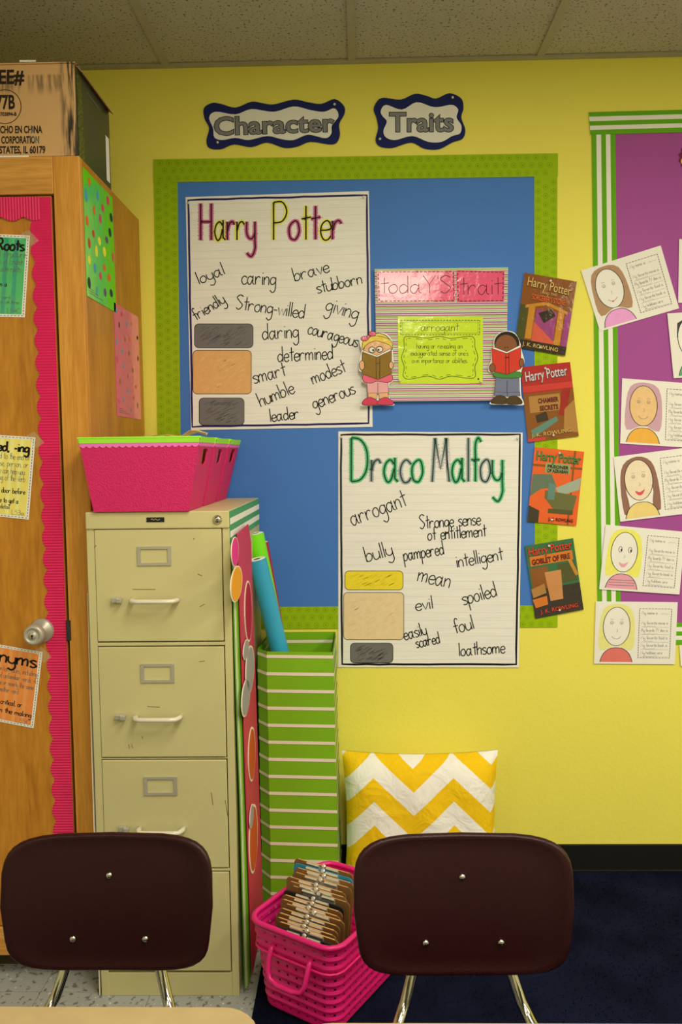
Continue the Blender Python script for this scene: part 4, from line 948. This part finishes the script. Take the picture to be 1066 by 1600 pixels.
pupil([(931.4, 939.6), (1059.3, 941), (1054.8, 1038), (928.4, 1037)], 'drawing sheet of blonde child in red shirt, lowest on the purple board', ink('crayon_straw', 222, 212, 120), sk0, ink('crayon_rust', 215, 110, 90), 'round')
sheet('loose_paper', [(1062, 1008), (1190, 1012), (1188, 1100), (1064, 1040)], WM, .0040, .0046, WHITE2, 'small white paper corner at lower right edge of photo, below green striped border', 'paper')
t = sheet('paper_badge', [(1077+17*math.cos(a*PI/12)*(1 if a % 2 else .8), 246+20*math.sin(a*PI/12)*(1 if a % 2 else .8)) for a in range(24)], WM, .002, .004, ink('badge_dark_red', 110, 22, 50), 'dark red spiky paper badge at right edge of purple paper', 'badge')
f = Flat(WM); f.ell(1077, 252, 13, 9, ink('badge_yellow', 230, 170, 50), .0043, 16); f.build('yellow_centre', t)

# ------------------------------------------------------------------ tall striped wrapped box
GW = mat('green_wrapping_paper', pc(118, 168, 22), .38, var=.05, vscale=6, spec=.45, bump=.18, bscale=9); SWH = paper('wrapping_white_stripe', 222, 205, 165)
RZ = .86; zb0 = .010
ring = [oz(397, 1013, RZ), oz(417, 1018, RZ), oz(520, 1019, RZ), oz(525, 987, RZ), oz(443, 983, RZ), None]
ring[0].x = max(ring[0].x, -.322); ring[3].y = ring[4].y = min(-.028, ring[3].y); ring[4].x = ring[0].x+.012; ring = ring[:5]
cxm = sum(p.x for p in ring)/5; cym = sum(p.y for p in ring)/5
def lvl(z, s_=1.0, r=None):
    k = 1-.05*0
    out = []
    for i, p in enumerate(ring):
        out.append(Vector((cxm+(p.x-cxm)*s_+ (.010*(1-z/RZ) if i in (2, 3) else 0), cym+(p.y-cym)*s_, z)))
    return out
wb = thing('wrapped_box', (cxm, cym, zb0), 'tall open box wrapped in green paper with white stripes, holding paper rolls', 'box')
nst = 15; zs = [zb0]; bands = []
pit = (RZ-zb0)/ (nst+.25)
q = M(); q2 = M(); rr = random.Random(11)
levels = []; z = RZ
k = 0
while z > zb0+.02:
    hg = .0105; pit_ = .0565
    levels.append((z-.012*0, 'w' if k else 'w')); k += 1; z -= pit_
def dent(z): return 1+.005*math.sin(z*19)+.003*math.sin(z*41+1)
prev = RZ; q = M()
def side(z1_, z0_, m, s_=1.0, tgt=None):
    A = lvl(z1_, dent(z1_)*s_); B = lvl(z0_, dent(z0_)*s_); n = len(A)
    (tgt or q).add(A+B, [(i, (i+1) % n, n+(i+1) % n, n+i) for i in range(n)], m)
z = RZ-.010; side(RZ, z, GW); 
st = M()
while z > zb0+.03:
    side(z, z-.010, GW); side(z, z-.010, SWH, 1.012, st); z -= .010
    z2 = max(zb0, z-.0440); zm = (z+z2)/2; side(z, zm, GW); side(zm, z2, GW); z = z2
if z > zb0: side(z, zb0, GW)
B = lvl(zb0, .99); q.add(B, [tuple(range(5))[::-1]], GW)
q.build('shell', wb); st.build('white_stripe', wb)
q = M(); A = lvl(RZ-.001, .962); B = lvl(zb0+.02, .955); q.add(A+B, [(i, 5+i, 5+(i+1) % 5, (i+1) % 5) for i in range(5)], GW)
q.build('inner_lining', wb)
A = lvl(RZ-.026, .958); B = lvl(RZ-.036, .958); M().add(A+B, [(i, 5+i, 5+(i+1) % 5, (i+1) % 5) for i in range(5)], SWH).build('inner_stripe', wb)

# paper rolls standing in it
def roll(name, top, bot, r, m, label):
    t = (top-bot).normalized(); x = t.orthogonal().normalized(); q = M()
    q.tube([bot, bot.lerp(top, .5), top], r, m, 24, cap=False)
    vs = []; fs = []; n = 24
    q.lathe([(r, 0), (r*.93, .0003), (r*.9, -.002)], top, t, m, 24)
    o = q.build(name, smooth=False); 
    for p in o.data.polygons: p.use_smooth = len(p.vertices) == 4
    # spiral end and hollow core
    s = M(); y = t.cross(x); P = []
    for i in range(90):
        a = i*.35; rr_ = r*.93-(r*.45)*i/90; P.append(top+t*.0012+(x*math.cos(a)+y*math.sin(a))*rr_)
    s.tube(P, .0007, WHITE, 4); s.lathe([(r*.95, .0006), (r*.46, .0007)], top, t, WHITE2, 24); s.build('roll_end', o)
    s = M(); s.lathe([(r*.42, .0014), (r*.41, .0015)], top, t, DMETAL, 20); s.build('hollow_core', o)
    return tag(o, label, 'paper roll', 'paper rolls in the striped box')
def seg(p_top, ytop, p_rim, yrim, ext):
    a = oy(p_top[0], p_top[1], ytop); b = oy(p_rim[0], p_rim[1], yrim); return a, b+(b-a)*ext
a, b = seg((402, 874), -.262, (436, 1012), -.235, .62); roll('paper_roll', a, b, .0285, mat('teal_paper_roll', pc(48, 148, 165), .4, var=.03, spec=.4), 'teal blue paper roll leaning in front in the striped box')
a, b = seg((399, 834), -.185, (433, 1002), -.165, .62); roll('paper_roll', a, b, .0275, mat('lime_paper_roll', pc(112, 205, 22), .4, var=.03, spec=.4), 'bright lime green paper roll behind the teal roll')
a, b = seg((409, 848), -.105, (436, 1000), -.095, .6); roll('paper_roll', a, b, .022, mat('crimson_paper_roll', pc(165, 30, 52), .5, var=.03), 'dark red paper roll at back, partly hidden by lime roll')

# ------------------------------------------------------------------ boards and strips leaning on cabinet's side
REDB = mat('raspberry_board', pc(192, 36, 66), .5, var=.04)
def lean(z): return -.3265+.014*(1-z/1.28)
def sidemap(a, b, h):       # a = y, b = z on the leaning red board
    return Vector((lean(b)+h, a, b))
pr = [(-.615, 1.255), (-.40, 1.262), (-.352, 1.20), (-.345, .6), (-.335, .02), (-.60, .02), (-.612, .6)]
t = thing('display_board', (-.31, -.48, .01), 'tall raspberry red display board with glued paper shapes, beside the filing cabinet', 'board')
q = M(); q.slab([sidemap(a, b, .0025) for a, b in pr], [sidemap(a, b, 0) for a, b in pr], REDB); q.build('board', t)
def shp(P, m, name, hh=.003, rim=CREAM):
    P = catmull(P+[P[0]], 3)[:-1]; ca = sum(p[0] for p in P)/len(P); cb = sum(p[1] for p in P)/len(P)
    q = M(); O = [(ca+(a-ca)*1.16, cb+(b-cb)*1.07) for a, b in P]
    q.slab([sidemap(a, b, hh+.0015) for a, b in O], [sidemap(a, b, hh) for a, b in O], rim); q.slab([sidemap(a, b, hh+.0024) for a, b in P], [sidemap(a, b, hh+.0016) for a, b in P], m)
    q.build(name, t)
PKS, ORS, GYS, OBS = paper('pink_shape', 215, 50, 120), paper('orange_shape', 232, 150, 30), paper('grey_shape', 150, 142, 128), paper('rust_shape', 190, 80, 30)
def U(px, py): p = ox(px, py, -.322); return (p.y, p.z)
def oval(px, py, rx, ry):
    c_ = U(px, py); e = U(px+rx, py); g = U(px, py+ry); return [(c_[0]+(e[0]-c_[0])*math.cos(a*PI/4), c_[1]+(g[1]-c_[1])*math.sin(a*PI/4)) for a in range(8)]
for args in [((367, 862), 5, 22, PKS), ((369, 912), 8, 26, ORS), ((387, 955), 5, 46, paper('dark_red_shape', 165, 22, 50)), ((381, 1015), 4, 14, GYS), ((387, 1045), 6, 34, GYS), ((380, 1090), 6, 26, GYS), ((390, 1178), 5, 40, OBS), ((391, 1310), 6, 50, OBS), ((387, 1275), 3, 16, GYS)]:
    shp(oval(args[0][0], args[0][1], args[1], args[2]), args[3], 'paper_shape', .003 if args[3] is not GYS else .0058)
ST = [(-.3368+.0008, SGRN, 'green'), (-.3345+.0006, WHITE, 'white'), (-.3318+.0004, paper('pale_lime_card', 178, 200, 90), 'pale lime'), (-.329, SGRN, 'darker green')]
for k, (xa, m, nm) in enumerate(ST):
    q = M(); vs = []; fs = []; n = 22; yf = -.655+.009*k; top = 1.225-.03*k
    for i in range(n+1):
        z = .012+(top-.012)*i/n; bow = .0045*math.exp(-((z-.50)/.16)**2)
        fwd = .012*(1-z/top)
        for (x, y) in ((xa, yf), (xa+.0012, yf), (xa+.0012, yf+.075), (xa, yf+.075)): vs.append((max(FX1+.0003, x+.012*(1-z/top)), y+bow*2-fwd*.3, z))
    for i in range(n):
        for a in range(4): b = (a+1) % 4; fs.append((i*4+a, i*4+b, i*4+4+b, i*4+4+a))
    fs += [(3, 2, 1, 0), (n*4, n*4+1, n*4+2, n*4+3)]
    q.add(vs, fs, m); tag(q.build('border_strip'), '%s card border strip standing on edge, %s in the row against cabinet side' % (nm, ['first', 'second', 'third', 'fourth'][k]), 'border strip')

# ------------------------------------------------------------------ chevron cushion
def cushion():
    m, N, L, B = nt('yellow_white_chevron_cotton'); B.inputs['Roughness'].default_value = .8; B.inputs['Specular IOR Level'].default_value = .15
    uv = N.new('ShaderNodeUVMap'); uv.uv_map = 'uv'; sx = N.new('ShaderNodeSeparateXYZ'); L.new(uv.outputs[0], sx.inputs[0])
    def mth(op, a, b=0, c=0):
        q = N.new('ShaderNodeMath'); q.operation = op
        for i, v in enumerate((a, b, c)):
            if isinstance(v, (int, float)): q.inputs[i].default_value = v
            else: L.new(v, q.inputs[i])
        return q.outputs[0]
    tri = mth('PINGPONG', mth('ADD', sx.outputs['X'], .276), .130)      # 0 at valley .. .138
    s_ = mth('SUBTRACT', sx.outputs['Y'], mth('MULTIPLY', tri, .92))
    fr = mth('FRACT', mth('DIVIDE', mth('ADD', s_, 1.0+CHO), .150))
    gt = mth('GREATER_THAN', fr, .5)
    c = N.new('ShaderNodeMix'); c.data_type = 'RGBA'; c.inputs[6].default_value = pc(236, 226, 205)+(1,); c.inputs[7].default_value = pc(232, 180, 18)+(1,); L.new(gt, c.inputs[0])
    L.new(c.outputs[2], B.inputs['Base Color'])
    tc = N.new('ShaderNodeTexCoord'); n = N.new('ShaderNodeTexNoise'); n.inputs['Scale'].default_value = 13; n.inputs['Detail'].default_value = 3; n.inputs['Distortion'].default_value = 1.2; L.new(tc.outputs['Object'], n.inputs['Vector'])
    b = N.new('ShaderNodeBump'); b.inputs['Strength'].default_value = .45; b.inputs['Distance'].default_value = .02; L.new(n.outputs['Fac'], b.inputs['Height']); L.new(b.outputs[0], B.inputs['Normal'])
    W, H = .515, .478; n_ = 40; vs = []; uvs = []; fs = []
    p0 = oy(531, 1190, -.12); x0 = p0.x-.005; 
    tilt = .12
    for sgn in (-1, 1):
        for i in range(n_+1):
            for j in range(n_+1):
                u_, v_ = i/n_*2-1, j/n_*2-1
                pinch = 1-.055*(1-u_*u_)*abs(v_)**2*1.0; pinx = 1-.06*(1-v_*v_)*abs(u_)**2
                th = .075*(max(0, (1-u_**4)*(1-v_**4)))**.55+.0015
                x = u_*W/2*pinx; z = v_*H/2*pinch
                th += .004*math.sin(u_*9+v_*4)*(1-u_*u_)*(1-v_*v_)+.006*math.exp(-((abs(u_)-.75)**2+(v_-.6)**2)*18)
                vs.append(Vector((x, sgn*th, z))); uvs.append((u_*W/2+.27, v_*H/2+.25))
    k = (n_+1)**2
    for s2 in (0, 1):
        for i in range(n_):
            for j in range(n_):
                a = s2*k+i*(n_+1)+j; f_ = (a, a+n_+1, a+n_+2, a+1); fs.append(f_ if s2 == 0 else f_[::-1])
    R_ = Matrix.Rotation(-tilt, 3, 'X'); base = Vector((x0+W/2+.012, -.162, H/2+.009))
    vs2 = [R_ @ v + base for v in vs]
    q = M(); q.add(vs2, fs, m); o = q.build('cushion', smooth=True)
    ul = o.data.uv_layers.new(name='uv')
    for lp in o.data.loops: ul.data[lp.index].uv = uvs[lp.vertex_index]
    tag(o, 'square cushion with yellow and white zigzag stripes leaning on the wall', 'cushion')
CHO = 0.051
cushion()

# ------------------------------------------------------------------ pink basket and clipboards
BA = math.atan2(.848, .53)      # direction of the long side
ld = Vector((.53, .848, 0)); sd = Vector((.848, -.53, 0))
bfl = Vector((-.272, -.712, 0))  # front-left base corner
BL, BW, BH = .31, .235, .238; bz = .013
bc = bfl+ld*BL/2+sd*BW/2
def rrect(L_, W_, r, z, n=6, dens=None):
    P = []
    for (sx_, sy_, a0) in ((1, 1, 0), (-1, 1, PI/2), (-1, -1, PI), (1, -1, 1.5*PI)):
        for k in range(n+1):
            a = a0+PI/2*k/n; P.append((sx_*(W_/2-r)+r*math.cos(a), sy_*(L_/2-r)+r*math.sin(a)))
    # resample evenly
    P.append(P[0]); seg_ = [math.dist(P[i], P[i+1]) for i in range(len(P)-1)]; tot = sum(seg_); out = []; i = 0; acc = 0
    for k in range(dens):
        t_ = tot*k/dens
        while acc+seg_[i] < t_: acc += seg_[i]; i += 1
        u_ = (t_-acc)/seg_[i]; a, b = P[i], P[i+1]; out.append((a[0]+(b[0]-a[0])*u_, a[1]+(b[1]-a[1])*u_))
    return [Vector((bc.x, bc.y, bz+z))+sd*a+ld*b for a, b in out]
bk = thing('basket', (bc.x, bc.y, bz), 'hot pink perforated plastic basket full of clipboards on the navy rug', 'basket')
ND = 156; rows = []
nr = 9; prof = [0.0, .008]
for k in range(nr): z = .018+k*.0245; prof += [z, z+.007, z+.016]
prof += [BH-.008, BH]
vs = []; fs = []
for li, z in enumerate(prof):
    k = z/BH; ridge = .0022 if (li-2) % 3 == 2 and 2 <= li < len(prof)-2 else 0
    stp = .006 if z > .17 else 0
    g = (0 if li else -.012)
    vs += rrect(BL+.045*k+ridge*2+stp+g, BW+.035*k+ridge*2+stp+g, .042, z, 6, ND)
for li in range(len(prof)-1):
    for a in range(ND):
        hole = (li-2) % 3 == 0 and 2 <= li < len(prof)-2 and (a+(1 if (li//3) % 2 else 0)*0) % 4 == 0
        if hole: continue
        b = (a+1) % ND; fs.append((li*ND+a, li*ND+b, (li+1)*ND+b, (li+1)*ND+a))
fs.append(tuple(range(ND))[::-1])
M().add(vs, fs, PINKP).build('body', bk, solid=.0025, smooth=False)
q = M(); q.tube(rrect(BL+.054, BW+.044, .045, BH+.002, 6, 64), .0075, PINKP, 10, closed=True, flat=.9); q.build('rim', bk, smooth=True)
q = M(); q.tube(rrect(BL+.046, BW+.036, .044, BH-.070, 6, 64), .0035, PINKP, 8, closed=True); q.build('step_ridge', bk, smooth=True)
# swing handle on the near short side
hc = bc-ld*(BL/2+.020)+Vector((0, 0, bz+BH-.062)); hw = .060
q = M(); P = []
for s_, dz_, o_ in [(-1, .014, -.002), (-1, .006, .007), (-1, -.012, .016), (-.97, -.040, .024), (-.82, -.058, .028), (-.4, -.064, .031), (.4, -.064, .031), (.82, -.058, .028), (.97, -.040, .024), (1, -.012, .016), (1, .006, .007), (1, .014, -.002)]:
    P.append(hc+sd*(s_*hw)+Vector((0, 0, dz_))-ld*o_)
q.tube(P, .0068, PINKP, 10, flat=1.0); q.build('handle', bk, smooth=True)

HB_ = mat('hardboard_brown_shaded', pc(120, 82, 38), .55, var=.1, vscale=40); HBE = mat('hardboard_edge', pc(205, 150, 80), .6); TEALB = mat('teal_plastic_board', pc(35, 120, 135), .3); DKB = mat('black_plastic_board', (.02, .022, .022), .35)  # hardboard faces coloured darker for the shade between boards, edges lighter
CLM = mat('clip_metal', (.80, .79, .74), .22, metal=.6)
def clipboard(m, label, Hh):
    t = thing('clipboard', (0, 0, 0), label, 'clipboard', 'clipboards in the pink basket')
    # local frame: x across (width), y thickness (front -y), z up; origin at the bottom edge
    q = M(); W2, r = .094, .012; P = []
    for (cx_, cz_, a0) in ((W2-r, Hh-r, 0), (-W2+r, Hh-r, PI/2), (-W2+r, r, PI), (W2-r, r, 1.5*PI)):
        for k in range(4): a = a0+PI/2*k/3; P.append(((cx_+r*math.cos(a))*(1 if cz_ > Hh/2 else .82), cz_+r*math.sin(a)))
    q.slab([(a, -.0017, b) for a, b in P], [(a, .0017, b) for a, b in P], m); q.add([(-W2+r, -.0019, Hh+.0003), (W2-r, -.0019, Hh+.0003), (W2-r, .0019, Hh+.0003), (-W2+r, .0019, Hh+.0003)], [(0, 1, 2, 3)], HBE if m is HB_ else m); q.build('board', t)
    c = M(); c.box(-.050, .050, -.0036, -.0018, Hh-.034, Hh-.004, CLM).tube([(-.050, -.0050, Hh-.002), (-.012, -.0050, Hh-.002)], .0036, CLM, 8).tube([(.012, -.0050, Hh-.002), (.050, -.0050, Hh-.002)], .0036, CLM, 8)
    c.lathe([(.006, 0), (.006, .002), (.004, .0035), (.0015, .004)], (rr.uniform(-.004, .004), -.0030, Hh+.001), (0, -1, .6), CLM, 12)
    c.build('metal_clip', t, smooth=False)
    return t
NB = 17
order = ['foremost', 'second', 'third', 'fourth', 'fifth', 'sixth', 'seventh', 'eighth', 'ninth', 'tenth', 'eleventh', 'twelfth', 'thirteenth', 'fourteenth', 'fifteenth', 'sixteenth', 'rearmost']
rr = random.Random(21)
yaw = math.atan2(-.49, .88)
for i in range(NB):
    f_ = i/(NB-1)
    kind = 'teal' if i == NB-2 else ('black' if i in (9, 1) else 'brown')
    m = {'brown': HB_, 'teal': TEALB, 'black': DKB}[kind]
    lab = '%s %s clipboard of the row in the pink basket, counted from the front' % (order[i], {'brown': 'brown hardboard', 'teal': 'teal', 'black': 'black'}[kind]) if i < NB-1 else 'rearmost brown hardboard clipboard of the row, leaning highest behind the teal one'
    zt = .236+.104*f_**1.15+rr.uniform(-.002, .002)
    tilt = -.10+.20*f_; h_ = (zt-bz-.03)/math.cos(tilt)
    e = oz(428+32*f_+rr.uniform(-5, 5), 1452-112*f_, zt)          # where the top left corner stands
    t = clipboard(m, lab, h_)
    ax = Vector((math.cos(yaw), math.sin(yaw), 0)); ay = Vector((-ax.y, ax.x, 0))
    pos = e+ax*.096-ay*math.sin(tilt)*h_
    t.rotation_euler = (-tilt, 0, yaw); t.location = (pos.x, pos.y, bz+.03)

# ------------------------------------------------------------------ chairs
def shell(W, H, r, curve, th, m, dish=0, n=11, top=0):
    """rounded panel in the x-z plane, front towards -y, hollowed towards the sitter"""
    vs = []; fs = []; out = []; K = 36
    for k in range(4*(K//4)):
        a = 2*PI*k/K; c_, s_ = math.cos(a), math.sin(a); e = .40
        x = math.copysign(abs(c_)**e, c_)*W/2; z = math.copysign(abs(s_)**e, s_)*H/2; out.append((x*(1-.03*(z < 0)), z))
    def yy(x, z): return curve*(x/(W/2))**2*-1 + dish*(z/(H/2))**2
    rings = [(0.0, 0)] + [(q_, 0) for q_ in (.3, .6, .85, .95)]
    for side_ in (-1, 1):
        for f_ in (.25, .5, .75, .92):
            for x, z in out: vs.append((x*f_, yy(x*f_, z*f_)+side_*th/2, z*f_+ (-.006*(1-(x/(W/2))**2) if z < 0 else 0)*f_))
    edge_ = []
    for an in (-70, -40, 0, 40, 70):
        a = math.radians(an)
        for x, z in out: vs.append((x*(.965+.035*math.cos(a)), yy(x, z)+math.sin(a)*(th/2+.0035)-.001, z*(.945+.055*math.cos(a))+(-.006*(1-(x/(W/2))**2) if z < 0 else 0)))
    n4 = len(out); R_ = lambda i: i*n4
    chain = [0, 1, 2, 3] + [8, 9, 10, 11, 12] + [7, 6, 5, 4]
    for a, b in zip(chain, chain[1:]):
        for k in range(n4): l = (k+1) % n4; fs.append((R_(a)+k, R_(a)+l, R_(b)+l, R_(b)+k))
    c1_ = len(vs); vs.append((0, yy(0, 0)-th/2, 0)); vs.append((0, yy(0, 0)+th/2, 0))
    for k in range(n4): l = (k+1) % n4; fs.append((c1_, R_(0)+l, R_(0)+k)); fs.append((c1_+1, R_(4)+k, R_(4)+l))
    return vs, fs
def make_chair(label):
    t = thing('classroom_chair', (0, 0, 0), label, 'chair', 'maroon classroom chairs')
    # local: sitter faces -y, origin on the floor under backrest
    W, H, zc = .424, .268, .572
    vs, fs = shell(W, H, .06, .022, .012, MAROON, dish=.010)
    lean_ = Matrix.Rotation(-.10, 3, 'X')
    V = [lean_ @ Vector(v) + Vector((0, 0, zc)) for v in vs]
    b = M().add(V, fs, MAROON).build('backrest', t, smooth=True)
    for x, z in ((0, .053), (-.073, -.072), (.073, -.072)):
        c_ = lean_ @ Vector((x, -.0065-.022*(x/.212)**2+.010*(z/.134)**2, z)) + Vector((0, 0, zc))
        M().lathe([(.0072, 0), (.0070, .0015), (.0055, .0038), (.003, .0052), (.0008, .0056)], c_, (0, -1, -.1), CHROME, 16).build('rivet', b, smooth=True)
    # seat
    vs, fs = shell(.40, .39, .08, .012, .012, MAROON, dish=-.006)
    S = Matrix.Rotation(-PI/2+.05, 3, 'X')
    V = [S @ Vector(v)*1.0 + Vector((0, -.335, .378)) for v in vs]
    M().add(V, fs, MAROON).build('seat', t, smooth=True)
    for s_ in (-1, 1):
        q = M(); q.tube([(s_*.066, .030, .66), (s_*.078, .022, .52), (s_*.090, .012, .45), (s_*.112, -.010, .380), (s_*.128, -.035, .352), (s_*.150, -.12, .345), (s_*.165, -.30, .352), (s_*.165, -.43, .352)], .0112, CHROME, 12); q.build('back_post', t, smooth=True)
        q = M(); q.tube([(s_*.150, -.16, .335), (s_*.165, -.10, .30), (s_*.205, .03, .02)], .0112, CHROME, 12); l = q.build('leg', t, smooth=True)
        M().lathe([(.013, .02), (.014, 0)], (s_*.205, .03, .0), (0, 0, 1), SILVER, 12).build('glide', l)
        q = M(); q.tube([(s_*.160, -.38, .335), (s_*.170, -.42, .30), (s_*.205, -.50, .02)], .0112, CHROME, 12); l = q.build('leg', t, smooth=True)
        M().lathe([(.013, .02), (.014, 0)], (s_*.205, -.50, .0), (0, 0, 1), SILVER, 12).build('glide', l)
    M().tube([(-.16, -.20, .342), (.16, -.20, .342)], .009, CHROME, 8).tube([(-.165, -.40, .342), (.165, -.40, .342)], .009, CHROME, 8).build('seat_frame', t)
    return t
ch = make_chair('maroon plastic chair with chrome posts, in front of the beige filing cabinet')
ch.location = (-.509, -1.205, 0)
c2 = copy_tree(ch); c2.location = (.193, -1.242, .0155); c2.rotation_euler = (0, 0, .012)
c2['label'] = 'maroon plastic chair with chrome posts, on the navy rug before the zigzag cushion'

# ------------------------------------------------------------------ tables in the foreground
TOP = mat('cream_laminate_top', pc(158, 134, 84), .45, var=.05, vscale=30, spec=.4); EDG = mat('table_edge_band', pc(150, 126, 76), .5)
def table(x0, x1, yf, yb, label, rot=0):
    t = thing('classroom_table', ((x0+x1)/2, (yf+yb)/2, 0), label, 'table', 'cream classroom tables'); r = .05
    def outl(e):
        P = []
        for (cx_, cy2, a0) in ((x1-r, yb-r, 0), (x0+r, yb-r, PI/2), (x0+r, yf+r, PI), (x1-r, yf+r, 1.5*PI)):
            for k in range(7): a = a0+PI/2*k/6; P.append((cx_+(r-e)*math.cos(a), cy2+(r-e)*math.sin(a)))
        return P
    q = M(); q.slab([(a, b, .740) for a, b in outl(.003)], [(a, b, .737) for a, b in outl(0)], TOP); q.build('tabletop', t)
    q = M(); q.slab([(a, b, .737) for a, b in outl(0)], [(a, b, .711) for a, b in outl(.001)], EDG); q.build('edge_band', t)
    M().box(x0+.09, x1-.09, yf+.08, yb-.08, .66, .711, DMETAL).build('apron', t)
    for a in (x0+.10, x1-.10):
        for b in (yf+.09, yb-.09): M().tube([(a, b, .012), (a, b, .70)], .015, CHROME, 12).build('leg', t, smooth=True)
    return t
table(-1.36, -.135, -2.40, -1.757, 'cream topped table at lower left with a rounded corner, in front of left chair')
table(-.09, 1.14, -2.42, -1.786, 'cream topped table whose thin edge shows at bottom right')
for o in bpy.data.objects:
    if '_o' in o: del o['_o']
    if o.parent and o.name.split('.')[0] in ('dots', 'printed_rings', 'ruled_lines', 'lettering', 'title_lettering', 'small_print', 'scuff_marks', 'stripes', 'crayon_patches', 'printed_form', 'printed_line', 'white_stripe', 'paper_scrap'): o['kind'] = 'stuff'
